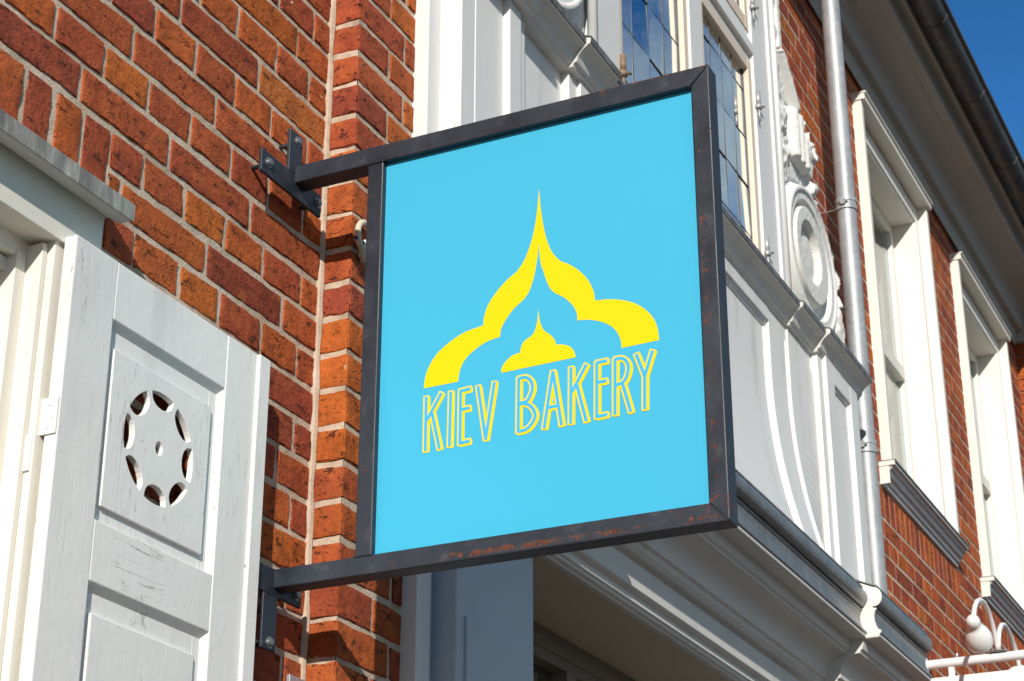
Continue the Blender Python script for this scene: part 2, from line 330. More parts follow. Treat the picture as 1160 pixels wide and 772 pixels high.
LOGO = {"arch":[[1.39068,2.8149],[1.39027,2.81948],[1.38994,2.82403],[1.38944,2.82864],[1.38853,2.83337],[1.38717,2.83828],[1.38549,2.84334],[1.38345,2.8484],[1.38098,2.85336],[1.37814,2.85822],[1.37491,2.86304],[1.37124,2.86773],[1.36704,2.8722],[1.36226,2.87642],[1.35696,2.88045],[1.35122,2.8843],[1.3451,2.88798],[1.33861,2.89159],[1.33172,2.8951],[1.32446,2.89829],[1.31685,2.90095],[1.30878,2.90288],[1.30027,2.90423],[1.2916,2.90536],[1.28303,2.90659],[1.28265,2.91064],[1.28235,2.91463],[1.28187,2.91874],[1.28096,2.92312],[1.27961,2.9279],[1.27795,2.93295],[1.27586,2.93811],[1.27325,2.94322],[1.26999,2.94832],[1.26616,2.95347],[1.26199,2.95851],[1.2577,2.96332],[1.25317,2.96794],[1.24835,2.97243],[1.24353,2.9766],[1.239,2.98029],[1.23464,2.98341],[1.23036,2.98608],[1.22651,2.98838],[1.22342,2.99041],[1.22151,2.99187],[1.2205,2.99281],[1.21964,2.99388],[1.21822,2.99574],[1.21599,2.99847],[1.21335,3.00175],[1.21055,3.00564],[1.20782,3.0102],[1.20514,3.01563],[1.20241,3.02184],[1.19977,3.02847],[1.19737,3.03516],[1.19526,3.04181],[1.19336,3.04861],[1.19161,3.05565],[1.18998,3.06303],[1.18845,3.0707],[1.18704,3.07865],[1.18576,3.08698],[1.1846,3.09578],[1.18361,3.10524],[1.18279,3.11526],[1.18202,3.12552],[1.18089,3.13561],[1.18038,3.12753],[1.17991,3.11954],[1.17936,3.11141],[1.1786,3.10292],[1.1776,3.09378],[1.17643,3.0842],[1.17511,3.07467],[1.17367,3.0657],[1.17212,3.05732],[1.17044,3.04929],[1.16863,3.04171],[1.16669,3.03468],[1.16465,3.02824],[1.1625,3.02232],[1.16019,3.01687],[1.15767,3.01182],[1.15476,3.00708],[1.15156,3.0027],[1.14839,2.99886],[1.14559,2.99571],[1.14328,2.99349],[1.14129,2.99204],[1.13943,2.99096],[1.13752,2.98984],[1.1358,2.98889],[1.13426,2.98823],[1.13241,2.98728],[1.12976,2.98544],[1.12591,2.98247],[1.12122,2.97869],[1.11631,2.97449],[1.11182,2.9702],[1.1078,2.96589],[1.10396,2.96139],[1.10036,2.95669],[1.09708,2.95176],[1.09408,2.94647],[1.09133,2.94087],[1.08894,2.93525],[1.08702,2.92987],[1.08574,2.92485],[1.08499,2.92001],[1.08445,2.91525],[1.08381,2.91046],[1.08,2.91026],[1.07627,2.9101],[1.07239,2.90985],[1.06812,2.90935],[1.06339,2.90862],[1.05832,2.90772],[1.05301,2.90658],[1.04757,2.90514],[1.04187,2.9034],[1.03592,2.9014],[1.02999,2.8991],[1.02435,2.89649],[1.01905,2.89358],[1.01395,2.89038],[1.00906,2.88683],[1.00437,2.88289],[0.99975,2.87842],[0.99525,2.8735],[0.99112,2.86836],[0.98764,2.86324],[0.9849,2.85816],[0.98276,2.85301],[0.98107,2.8478],[0.9797,2.84255],[0.97875,2.83724],[0.97826,2.83187],[0.97795,2.82647],[0.97755,2.8211],[1.0409,2.81989],[1.04104,2.82342],[1.04108,2.82693],[1.04131,2.83049],[1.04199,2.8342],[1.0432,2.83817],[1.04479,2.84235],[1.04671,2.84647],[1.04888,2.85029],[1.05128,2.85375],[1.05393,2.85697],[1.05692,2.86],[1.0603,2.86292],[1.06416,2.86574],[1.06844,2.86844],[1.07301,2.87095],[1.07773,2.87323],[1.08274,2.87529],[1.08806,2.87715],[1.09336,2.87876],[1.09833,2.88003],[1.10282,2.88084],[1.10703,2.88128],[1.11111,2.88155],[1.11527,2.88191],[1.11533,2.88472],[1.11531,2.88749],[1.11545,2.89036],[1.11599,2.89348],[1.11693,2.89695],[1.11818,2.90067],[1.11977,2.90449],[1.12176,2.90823],[1.12429,2.91199],[1.12729,2.9158],[1.13048,2.91946],[1.13359,2.92278],[1.13661,2.92568],[1.13965,2.92827],[1.14266,2.93064],[1.14555,2.93286],[1.14833,2.93476],[1.15101,2.93634],[1.1536,2.93803],[1.15609,2.94024],[1.15849,2.943],[1.16079,2.94612],[1.163,2.94968],[1.1651,2.95378],[1.16715,2.95873],[1.16912,2.9644],[1.17095,2.97017],[1.17258,2.97541],[1.17402,2.98039],[1.1753,2.9853],[1.17634,2.98939],[1.17706,2.99188],[1.17708,2.98935],[1.17684,2.9871],[1.17746,2.98961],[1.17826,2.99402],[1.17913,2.99919],[1.17987,3.00416],[1.18047,3.009],[1.181,3.01411],[1.18146,3.01904],[1.18181,3.02336],[1.18201,3.02679],[1.18208,3.02963],[1.1821,3.03223],[1.18227,3.03498],[1.18267,3.02964],[1.18303,3.02434],[1.18346,3.01897],[1.18405,3.0134],[1.18485,3.00743],[1.1858,3.00119],[1.18683,2.99502],[1.1879,2.98926],[1.18893,2.9841],[1.18997,2.97931],[1.19113,2.97466],[1.19253,2.96988],[1.19419,2.96475],[1.19604,2.95945],[1.19808,2.95436],[1.20032,2.94987],[1.2027,2.94618],[1.20525,2.94305],[1.20803,2.94019],[1.21113,2.93732],[1.2147,2.93451],[1.21866,2.93186],[1.22271,2.92911],[1.22657,2.92601],[1.23026,2.9224],[1.23391,2.91844],[1.23736,2.91436],[1.24047,2.9104],[1.24326,2.90662],[1.24579,2.90289],[1.24797,2.89917],[1.24972,2.89541],[1.25086,2.8916],[1.2515,2.88777],[1.25193,2.88392],[1.25246,2.88009],[1.25757,2.87946],[1.26268,2.8789],[1.2678,2.87819],[1.27289,2.87706],[1.27795,2.8755],[1.28298,2.87362],[1.28801,2.87139],[1.29305,2.86876],[1.29831,2.86566],[1.30371,2.86214],[1.30882,2.85832],[1.3132,2.85433],[1.31671,2.85022],[1.3196,2.84591],[1.32197,2.84138],[1.32394,2.83661],[1.32538,2.83152],[1.32628,2.82614],[1.32695,2.82066],[1.32774,2.81524]],"dome":[[1.25014,2.81627],[1.24988,2.8186],[1.24971,2.82093],[1.24937,2.82325],[1.24863,2.82558],[1.24744,2.82792],[1.24594,2.83027],[1.2441,2.83259],[1.2419,2.83482],[1.23927,2.83708],[1.23623,2.83935],[1.23296,2.8414],[1.22967,2.84303],[1.22634,2.84406],[1.22289,2.84464],[1.2194,2.84504],[1.21594,2.84553],[1.21566,2.84794],[1.21545,2.85036],[1.2151,2.85277],[1.21439,2.85516],[1.21336,2.85755],[1.21209,2.85995],[1.21044,2.8623],[1.20827,2.86453],[1.20519,2.86654],[1.2014,2.86838],[1.19761,2.87027],[1.19454,2.87242],[1.1924,2.87485],[1.19081,2.87745],[1.18954,2.88026],[1.1884,2.88331],[1.18737,2.88659],[1.18655,2.8901],[1.18588,2.89385],[1.18527,2.89785],[1.18476,2.9022],[1.18436,2.90686],[1.18401,2.91166],[1.18368,2.91624],[1.18324,2.91151],[1.18285,2.90674],[1.18237,2.90206],[1.18167,2.89757],[1.18072,2.8932],[1.17958,2.88891],[1.1783,2.88494],[1.17692,2.88149],[1.17546,2.87874],[1.17389,2.87655],[1.17219,2.87461],[1.17033,2.87265],[1.16819,2.87069],[1.16583,2.86885],[1.16347,2.86697],[1.16134,2.86487],[1.15944,2.86241],[1.15767,2.85971],[1.1561,2.85702],[1.15482,2.85461],[1.15395,2.85257],[1.1534,2.85076],[1.15298,2.84904],[1.1525,2.84728],[1.14951,2.84679],[1.14652,2.84635],[1.14353,2.8458],[1.14055,2.84498],[1.13747,2.84387],[1.13433,2.84255],[1.13133,2.84098],[1.12869,2.83912],[1.12643,2.83685],[1.12445,2.83422],[1.12277,2.83147],[1.12141,2.82882],[1.1205,2.82632],[1.11998,2.82385],[1.11962,2.82139],[1.11918,2.81893]],"strokes":[[[[1.38568,2.79816],[1.38545,2.70562]],[[1.35799,2.80024],[1.3836,2.75774]],[[1.37416,2.76806],[1.35991,2.70532]]],[[[1.34064,2.79912],[1.34176,2.70623]]],[[[1.32255,2.79946],[1.32285,2.7066]],[[1.32253,2.79785],[1.30556,2.79879]],[[1.32213,2.76532],[1.30647,2.76554]],[[1.32287,2.70777],[1.3059,2.70864]]],[[[1.29135,2.8002],[1.277,2.70711]],[[1.26182,2.80179],[1.277,2.70711]]],[[[1.21854,2.80128],[1.21968,2.70991]],[[1.21854,2.80069],[1.21461,2.80088],[1.21068,2.80108],[1.20704,2.80055],[1.20364,2.79905],[1.20052,2.79683],[1.19801,2.79395],[1.19615,2.79026],[1.1949,2.78591],[1.19446,2.78149],[1.19502,2.77705],[1.19638,2.77253],[1.19812,2.76842],[1.20007,2.76467],[1.2024,2.76132],[1.20516,2.75891],[1.20854,2.75795],[1.21237,2.75794],[1.2162,2.75793]],[[1.2162,2.75696],[1.21248,2.75631],[1.20877,2.75567],[1.20518,2.75442],[1.20161,2.75236],[1.19816,2.7497],[1.19522,2.74642],[1.19273,2.74224],[1.19076,2.73745],[1.18992,2.73286],[1.19057,2.72872],[1.19234,2.72479],[1.19475,2.72111],[1.19771,2.71752],[1.20131,2.7142],[1.20533,2.71171],[1.20983,2.71055],[1.21475,2.71023],[1.21968,2.70991]]],[[[1.15897,2.80153],[1.17463,2.70802]],[[1.15858,2.80146],[1.14475,2.70866]],[[1.16646,2.74174],[1.15066,2.74205]]],[[[1.12725,2.80251],[1.12912,2.70885]],[[1.10108,2.80251],[1.12645,2.76041]],[[1.11748,2.77043],[1.10271,2.70812]]],[[[1.08298,2.8022],[1.08477,2.7105]],[[1.08297,2.80259],[1.06603,2.80272]],[[1.08363,2.76888],[1.06773,2.76906]],[[1.08475,2.71183],[1.06761,2.71266]]],[[[1.05208,2.80223],[1.05425,2.71033]],[[1.05207,2.80262],[1.04821,2.80265],[1.04436,2.80268],[1.04087,2.80206],[1.03781,2.80059],[1.03511,2.79847],[1.03294,2.79571],[1.03128,2.79216],[1.03016,2.78797],[1.02981,2.7835],[1.03048,2.77852],[1.03193,2.77325],[1.03365,2.76878],[1.03542,2.76557],[1.03746,2.76315],[1.03998,2.76129],[1.0432,2.76009],[1.0469,2.75945],[1.05061,2.7588]],[[1.04041,2.75944],[1.02796,2.71048]]],[[[1.01619,2.80418],[1.00321,2.7651]],[[0.98904,2.80481],[1.00321,2.7651]],[[1.00318,2.76605],[1.00485,2.71115]]]]}
# ------------------------------------------------------------------ numbers of the place (metres; x along the street, y into the house, z up)
WY, PY = 1.66, 1.60            # wall face, face of the projecting brick pilaster
Z0, CH = 3.0996, .0686         # a bed joint, height of a course
TONES = [((.310, .064, .027), 30), ((.355, .079, .027), 34), ((.265, .055, .028), 14), ((.43, .108, .021), 17),
         ((.215, .048, .030), 4), ((.41, .125, .032), 3), ((.395, .092, .024), 22)]
def tone(r):
    t = r.uniform(0, sum(w for _, w in TONES))
    for c, w in TONES:
        t -= w
        if t <= 0: break
    k = r.uniform(1.0, 1.24); return tuple(q * k for q in c)

def brick_hi(mb, x0, x1, z0, z1, yf, dep, col, r):
    x0 += r.uniform(-.0012, .0022); x1 -= r.uniform(-.0012, .0022); z0 += r.uniform(-.001, .0018); z1 -= r.uniform(-.001, .0018)
    yo = r.uniform(-.0014, .0002); y0 = yf + yo; y1 = yf + dep; rad = r.uniform(.0014, .0028); seg = .0115
    def ticks(a, b, last=True):
        n = max(1, int(round((b - a - 2 * rad) / seg)))
        return [a] + [a + rad + (b - a - 2 * rad) * i / n for i in range(n + 1)] + ([b] if last else [])
    xs, ys, zs = ticks(x0, x1), ticks(y0, y1 + .02, False), ticks(z0, z1)
    ids = {}; seedv = Vector((r.uniform(0, 50), r.uniform(0, 50), r.uniform(0, 50)))
    tilt = r.uniform(-.004, .004); tw = r.uniform(-.006, .006)
    def vid(i, j, k):
        q = ids.get((i, j, k))
        if q is None:
            p = Vector((xs[i], ys[j], zs[k]))
            c = Vector((min(max(p.x, x0 + rad), x1 - rad), max(p.y, y0 + rad), min(max(p.z, z0 + rad), z1 - rad)))
            d = p - c
            if d.length > 1e-6: p = c + d.normalized() * rad
            n1 = noise.noise_vector(p * 22 + seedv); n2 = noise.noise_vector(p * 85 + seedv)
            p = p + Vector((n1.x * .0016, n1.y * .0012, n1.z * .0021)) + n2 * .0010
            if (abs(d.x) > 1e-6) + (abs(d.y) > 1e-6) + (abs(d.z) > 1e-6) > 1:      # chipped arrises
                ch = max(0.0, noise.noise(p * 55 + seedv) - .10) * .011
                p = p + Vector((-d.x, -d.y, -d.z)).normalized() * ch + Vector((0, ch * .6, 0))
            w = noise.noise(p * 40 + seedv * 2)
            if w > .42: p.y += (w - .42) * .007
            p.z += (p.x - x0) * tilt; p.y += (p.z - z0) * tw * .3
            q = mb.verts([p]); mb.c[q] = col; ids[(i, j, k)] = q
        return q
    nx, ny, nz = len(xs) - 1, len(ys) - 1, len(zs) - 1
    for i in range(nx):
        for k in range(nz): mb.face([vid(i, 0, k), vid(i + 1, 0, k), vid(i + 1, 0, k + 1), vid(i, 0, k + 1)])
        for j in range(ny):
            mb.face([vid(i, j, 0), vid(i, j + 1, 0), vid(i + 1, j + 1, 0), vid(i + 1, j, 0)])
            mb.face([vid(i, j, nz), vid(i + 1, j, nz), vid(i + 1, j + 1, nz), vid(i, j + 1, nz)])
    for k in range(nz):
        for j in range(ny):
            mb.face([vid(0, j, k), vid(0, j, k + 1), vid(0, j + 1, k + 1), vid(0, j + 1, k)])
            mb.face([vid(nx, j, k), vid(nx, j + 1, k), vid(nx, j + 1, k + 1), vid(nx, j, k + 1)])

def brick_lo(mb, x0, x1, z0, z1, yf, dep, col, r):
    j = lambda: r.uniform(-.0016, .0016)
    y0 = yf + r.uniform(-.0014, -.0004); b = .0014
    q = [(x0 + j(), z0 + j()), (x1 + j(), z0 + j()), (x1 + j(), z1 + j()), (x0 + j(), z1 + j())]
    cx, cz = (x0 + x1) / 2, (z0 + z1) / 2
    inn = [(x + (b if x < cx else -b), z + (b if z < cz else -b)) for x, z in q]
    n = mb.verts([(x, y0 + r.uniform(0, .0005), z) for x, z in inn] + [(x, y0 + b, z) for x, z in q] + [(x, yf + dep, z) for x, z in q])
    for i in range(12): mb.c[n + i] = col
    mb.face([n, n + 1, n + 2, n + 3])
    for a in range(4):
        c = (a + 1) % 4
        mb.face([n + a, n + 4 + a, n + 4 + c, n + c]); mb.face([n + 4 + a, n + 8 + a, n + 8 + c, n + 4 + c])

def lay(mb, x0, x1, z0, z1, yf, holes, hi, r, dep=.02, jv=.0090, jh=.0105, joints=None):
    # English cross bond: stretcher and header courses by turns
    n0 = int(math.floor((z0 - Z0) / CH)); n1 = int(math.ceil((z1 - Z0) / CH))
    for n in range(n0, n1):
        a, b = Z0 + n * CH + jh / 2, Z0 + (n + 1) * CH - jh / 2
        if b > z1 + .001 or a < z0 - .001: continue
        if joints: js = joints(n)
        else:
            st, ph = ((.235, 2.19 if n % 4 == 0 else 2.0725) if n % 2 == 0 else (.1175, 2.1215))
            k0 = math.floor((x0 - ph) / st); js = [x0]
            while ph + st * k0 < x1:
                q = ph + st * k0; k0 += 1
                if q > x0 + .045 and q < x1 - .045: js.append(q + r.uniform(-.004, .004))
            js.append(x1)
        for p, q in zip(js, js[1:]):
            parts = [(p + jv / 2 if p > x0 + 1e-6 else p, q - jv / 2 if q < x1 - 1e-6 else q)]
            for hx0, hx1, hz0, hz1 in holes:
                if min(b, hz1) - max(a, hz0) < .012: continue
                nxt = []
                for u, v in parts:
                    if hx1 <= u or hx0 >= v: nxt.append((u, v)); continue
                    if hx0 > u: nxt.append((u, hx0))
                    if hx1 < v: nxt.append((hx1, v))
                parts = nxt
            for u, v in parts:
                if v - u < .025: continue
                near = hi and (u + v) / 2 > hi[0] and (u + v) / 2 < hi[1] and a > hi[2] and a < hi[3]
                (brick_hi if near else brick_lo)(mb, u, v, a, b, yf, dep, tone(r), r)
def soldiers(mb, x0, x1, z0, z1, yf, hi, r, st=.069, jv=.012):
    n = int(round((x1 - x0) / st)); st = (x1 - x0) / n
    for i in range(n):
        (brick_hi if hi and x0 + i * st > hi else brick_lo)(mb, x0 + i * st + jv / 2, x0 + (i + 1) * st - jv / 2, z0 + .006, z1 - .006, yf, .02, tone(r), r)
def mortar_sheet(mb, x0, x1, z0, z1, yf, step=.013):
    nx, nz = int((x1 - x0) / step), int((z1 - z0) / step); g = {}
    for i in range(nx + 1):
        for k in range(nz + 1):
            p = Vector((x0 + (x1 - x0) * i / nx, yf, z0 + (z1 - z0) * k / nz))
            p.y += noise.noise(p * 28) * .0009 + noise.noise(p * 70) * .0006
            g[i, k] = mb.verts([p])
    for i in range(nx):
        for k in range(nz): mb.face([g[i, k], g[i + 1, k], g[i + 1, k + 1], g[i, k + 1]], 1)

# ------------------------------------------------------------------ the building
house = thing('brick_building', (2.66, 1.9, 0),
              'red brick town house with a white timber bay, white windows and a shuttered window', 'building')
CB = 5.70                                                      # underside of the roof cornice
# left stretch of wall
r = random.Random(21); mb = MB()
LW = (.62, 2.024, .95, 2.955)                                  # window opening
lay(mb, -1.4, 2.66, 0.06, CB, WY, [LW, (.55, 2.045, 2.894, 3.0996)], (1.55, 2.7, 2.18, 4.4), r)
soldiers(mb, .55, 2.042, 2.945, 3.0996, WY, 1.5, r)
mortar_sheet(mb, 1.5, 2.668, 2.94, 4.4, WY + .0023); mortar_sheet(mb, 2.026, 2.668, 2.1, 2.94, WY + .0023)
for d in ((-1.4, .60, 0, 6.2), (.60, 2.030, 0, .95), (.60, 2.030, 2.95, 6.2), (2.030, 2.70, 0, 6.2)):
    mb.box(d[0], d[1], WY + .0052, 2.02, d[2], d[3], 1)
mb.build('wall', ['brick', 'mortar'], house, smooth=True, auto=32)
# projecting pilaster beside the bay, its return turned to the sun
r = random.Random(5); mb = MB()
def pil_joints(n):
    return [2.660, 2.838, 2.878] if n % 2 == 0 else [2.660, 2.775, 2.878]
lay(mb, 2.660, 2.878, .06, CB, PY, [], (2.6, 3, 2.2, 3.95), r, dep=.075, joints=pil_joints)
# mortar: a thin sheet on the face, one on the return, the corner joint
mortar_sheet(mb, 2.664, 2.878, 2.1, 4.0, PY + .0023)
def mortar_return(mb, x, y0, y1, z0, z1, step=.013):
    ny, nz = max(1, int((y1 - y0) / step)), int((z1 - z0) / step); g = {}
    for i in range(ny + 1):
        for k in range(nz + 1):
            p = Vector((x, y0 + (y1 - y0) * i / ny, z0 + (z1 - z0) * k / nz))
            p.x += noise.noise(p * 28) * .0018; g[i, k] = mb.verts([p])
    for i in range(ny):
        for k in range(nz): mb.face([g[i, k], g[i, k + 1], g[i + 1, k + 1], g[i + 1, k]], 1)
mortar_return(mb, 2.6632, PY + .003, WY + .004, 2.1, 4.0)
n0 = len(mb.v)                                                 # fat irregular joint down the inner corner
path = [(2.6565 + noise.noise(Vector((0, 0, z * 9))) * .003, 1.6615, z) for z in np.arange(2.1, 4.4, .02)]
mb.tube(path, [.0088 + .003 * noise.noise(Vector((3, 1, z * 16))) for z in np.arange(2.1, 4.4, .02)], 8, 1)
mb.box(2.668, 2.90, PY + .0052, 2.0, 0, CB, 1)
mb.build('pilaster', ['brick', 'mortar'], house, smooth=True, auto=32)
# right stretch of wall
r = random.Random(33); mb = MB()
WIN1 = (6.58, 7.62); WIN2 = (8.165, 9.205); WZ = (4.075, 5.62)
holes = [(4.6, 5.60, 0, 3.10), (*WIN1, WZ[0] - .10, WZ[1]), (*WIN2, WZ[0] - .10, WZ[1]), (6.50, 7.70, 3.8542, 3.985), (8.085, 9.285, 3.8542, 3.985)]
lay(mb, 4.70, 9.62, .06, CB + .1, WY, holes, None, r, dep=.02, jv=.0095, jh=.0105)
soldiers(mb, 6.50, 7.70, 3.8542, 3.985, WY, None, r); soldiers(mb, 8.085, 9.285, 3.8542, 3.985, WY, None, r)
lay(mb, 9.62, 10.25, .06, CB + .1, PY, [], None, r, dep=.075, jv=.0095, jh=.0105)
lay(mb, 10.25, 12.5, .06, CB + .1, WY, [], None, r, dep=.02, jv=.0095, jh=.0105)
for a, b, c, d in ((2.90, WIN1[0] + .02, 2.9, 6.2), (5.70, WIN1[0] + .02, 0, 2.9), (WIN1[1] - .02, WIN2[0] + .02, 0, 6.2), (WIN2[1] - .02, 12.5, 0, 6.2),
                   (WIN1[0] + .02, WIN1[1] - .02, 0, 4.0), (WIN1[0] + .02, WIN1[1] - .02, 5.6, 6.2), (WIN2[0] + .02, WIN2[1] - .02, 0, 4.0), (WIN2[0] + .02, WIN2[1] - .02, 5.6, 6.2)):
    mb.box(a, b, WY + .0012, 2.02, c, d, 1)
mb.box(9.63, 10.24, PY + .0012, 1.70, 0, CB + .05, 1)
mb.build('wall', ['brick', 'mortar'], house)

# ------------------------------------------------------------------ shuttered window on the left
win = bx('window', 'casing', house, (1.923, 2.018, 1.646, 1.80, .95, 2.86), bevel=.002)
win['label'] = 'cream window frame with a wide lead-topped head'
bx('jamb', 'casing', win, (.63, .70, 1.646, 1.80, .95, 2.86), (1.911, 1.922, 1.657, 1.80, .98, 2.845), (1.889, 1.911, 1.684, 1.80, .98, 2.83), (.699, .712, 1.657, 1.80, .98, 2.845), (.711, .735, 1.684, 1.80, .98, 2.83), sep=True)
bx('head', 'casing', win, (.63, 2.018, 1.640, 1.70, 2.851, 2.95), (.70, 1.93, 1.686, 1.80, 2.822, 2.855), (.72, 1.90, 1.70, 1.80, 2.80, 2.82))
mb = MB()
mb.prism([(1.602, 2.924), (1.612, 2.922), (1.624, 2.924), (1.634, 2.930), (1.641, 2.938), (1.665, 2.938), (1.665, 2.962), (1.605, 2.951)], .57, 2.033)
mb.build('cornice', 'trim', win, .0015)
mb = MB(); mb.prism([(1.5995, 2.923), (1.6020, 2.923), (1.605, 2.9512), (1.662, 2.9622), (1.662, 2.9655), (1.604, 2.9545), (1.5990, 2.950)], .567, 2.036)
mb.build('flashing', 'capzinc', win)
bx('sash', 'casing', win, (1.835, 1.889, 1.712, 1.75, 1.0, 2.81), (.735, .79, 1.712, 1.75, 1.0, 2.81), (.79, 1.835, 1.712, 1.75, 2.75, 2.808), (.79, 1.835, 1.712, 1.75, 1.0, 1.06), (1.29, 1.34, 1.712, 1.75, 1.06, 2.75))
bx('pane', 'glass2', win, (.79, 1.835, 1.729, 1.733, 1.06, 2.75), bevel=0)
bx('sill', 'trim', win, (.58, 2.04, 1.57, 1.80, .90, .955), bevel=.004)
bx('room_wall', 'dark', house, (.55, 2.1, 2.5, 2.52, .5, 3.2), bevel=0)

# shutter, folded right back against the wall
def pierced(x0, x1, z0, z1, yf, yb, loops):
    bm = bmesh.new()
    def loop(pts):
        vs = [bm.verts.new((x, yf, z)) for x, z in pts]
        return [bm.edges.new((vs[i], vs[(i + 1) % len(vs)])) for i in range(len(vs))]
    es = loop([(x0, z0), (x1, z0), (x1, z1), (x0, z1)])
    for lp in loops: es += loop(lp)
    bmesh.ops.triangle_fill(bm, use_beauty=True, use_dissolve=False, edges=es)
    bmesh.ops.recalc_face_normals(bm, faces=bm.faces)
    ret = bmesh.ops.extrude_face_region(bm, geom=list(bm.faces))
    for v in ret['geom']:
        if isinstance(v, bmesh.types.BMVert): v.co.y = yb
    bmesh.ops.recalc_face_normals(bm, faces=bm.faces)
    m = MB(); m.v = [tuple(v.co) for v in bm.verts]; bm.verts.index_update()
    for f in bm.faces: m.face([v.index for v in f.verts])
    bm.free(); return m
def lens(cx, cz, Ro, a0, a1, ri):
    # a piercing between the rim circle and a scallop bulging inwards
    p0 = (cx + Ro * math.cos(a0), cz + Ro * math.sin(a0)); am = (a0 + a1) / 2
    out = [(cx + Ro * math.cos(a0 + (a1 - a0) * i / 8), cz + Ro * math.sin(a0 + (a1 - a0) * i / 8)) for i in range(9)]
    half = Ro * math.sin((a1 - a0) / 2); mid = Ro * math.cos((a1 - a0) / 2)
    for i in range(1, 10):
        t = math.pi * i / 10
        u, d = half * math.cos(t), ri * math.sin(t) ** .8
        out.append((cx + (mid - d) * math.cos(am) - u * math.sin(am), cz + (mid - d) * math.sin(am) + u * math.cos(am)))
    return out
shut = MB()
yb = 1.640
shut.box(1.935, 2.033, 1.618, yb, 1.30, 2.860); shut.box(2.3235, 2.4085, 1.618, yb, 1.30, 2.860); shut.box(2.4085, 2.441, 1.6125, yb - .004, 1.30, 2.8598)
for a, b in ((2.767, 2.8597), (2.375, 2.464), (1.30, 1.42)): shut.box(2.0328, 2.3237, 1.6183, yb - .0003, a, b)
shut = shut.build('shutter', 'shutter', house, .0022, segs=2)
shut['label'] = 'weathered grey-white panelled shutter folded back against the brick'
for z0, z1 in ((2.464, 2.767), (1.42, 2.375)):
    m = MB(); m.box(2.034, 2.048, 1.6285, 1.634, z0 + .001, z1 - .001); m.box(2.296, 2.3225, 1.6285, 1.634, z0 + .001, z1 - .001)
    m.box(2.048, 2.296, 1.6285, 1.634, z1 - .040, z1 - .001); m.box(2.048, 2.296, 1.6285, 1.634, z0 + .0022, z0 + .024)
    m.prism([(1.6195, z1 - .0005), (1.6285, z1 - .0005), (1.6285, z1 - .011)], 2.034, 2.3225)      # ovolo under the rail
    m.prism([(2.3230, 1.6192), (2.3230, 1.6285), (2.3150, 1.6285)], z0 + .001, z1 - .001, ax='z')
    m.build('panel_border', 'shutter', shut, .0008)
cx, cz, Ro = 2.1715, 2.6155, .0865
loops = [lens(cx, cz, Ro, k * math.pi / 4 - R(18), k * math.pi / 4 + R(18), .0210 + (.003 if k % 3 == 0 else 0)) for k in range(8)]
loops.append([(cx + .0085 * math.cos(q * math.pi / 8), cz + .0105 * math.sin(q * math.pi / 8)) for q in range(16)])
m = pierced(2.048, 2.296, 2.488, 2.727, 1.6222, 1.6325, loops)
p1 = m.build('panel', 'shutter', shut, .0009); p1['label'] = 'raised panel pierced by a ring of eight scalloped openings'
bx('panel', 'shutter', shut, (2.048, 2.296, 1.6222, 1.634, 1.445, 2.335), bevel=.0025)
for zz in (2.60, 1.55):
    m = MB(); m.box(1.9318, 1.9352, 1.619, 1.656, zz - .044, zz + .010); m.box(1.9195, 1.9232, 1.648, 1.674, zz - .098, zz - .046)
    m.tube([(1.932, 1.655, zz - .098), (1.932, 1.655, zz + .010)], .0052, 12)
    for yy, z2 in ((1.632, zz), (1.628, zz - .018), (1.634, zz - .034), (1.668, zz - .055), (1.664, zz - .072), (1.668, zz - .089)):
        m.lathe([(.0031, 0), (.0026, .0010), (.0008, .0014)], (1.9316 if yy < 1.65 else 1.9192, yy, z2), (-1, 0, 0), 10)
    m.build('hinge', 'shutter', shut, .0006)

# ------------------------------------------------------------------ timber bay
def flare(z): return -.062 * (max(0.0, 3.76 - z) / .488) ** 2.1
def endw(x): return min(1.0, max(0.0, (5.215 - x) / .21)) * min(1.0, max(0.0, (x - 3.385) / .21))
def strip(mb, x0, x1, y0, z0, z1, yb=1.68, n=None, mi=0):
    n = n or max(1, int((z1 - z0) / .025)); a = []
    for k in range(n + 1):
        z = z0 + (z1 - z0) * k / n; y = y0 + flare(z) * endw(x0); y2 = y0 + flare(z) * endw(x1)
        a.append(mb.verts([(x0, y, z), (x1, y2, z), (x1, yb, z), (x0, yb, z)]))
    for p, q in zip(a, a[1:]):
        for i in range(4): j = (i + 1) % 4; mb.face([p + i, p + j, q + j, q + i], mi)
    mb.face([a[0] + i for i in range(4)]); mb.face([a[-1] + i for i in range(4)][::-1])
mb = MB(); ZB, ZT = 3.19, 3.975
# corner boards climbing past the bay on the pilaster side
mb.box(2.876, 2.928, 1.569, 1.70, 0, 5.6); mb.box(2.9275, 2.953, 1.540, 1.70, 2.9, 5.6)
strip(mb, 2.929, 2.9880, 1.522, ZB, ZT); strip(mb, 2.9905, 3.120, 1.522, ZB, ZT); strip(mb, 3.1195, 3.176, 1.506, ZB, ZT)
strip(mb, 3.176, 3.215, 1.516, ZB, ZT); strip(mb, 3.2145, 3.440, 1.532, ZB, ZT)
strip(mb, 3.4395, 3.485, 1.512, ZB, ZT); strip(mb, 3.4845, 3.585, 1.503, ZB, ZT)
strip(mb, 3.5845, 3.745, 1.513, ZB, ZT)
strip(mb, 3.7445, 4.8375, 1.512, 3.905, ZT); strip(mb, 3.7445, 4.8375, 1.5275, ZB, 3.908); strip(mb, 3.7445, 4.795, 1.5215, ZB, 3.332)
strip(mb, 4.837, 4.998, 1.5135, ZB, ZT); strip(mb, 4.9975, 5.219, 1.5080, ZB, ZT); strip(mb, 5.2185, 5.266, 1.4865, ZB, ZT)
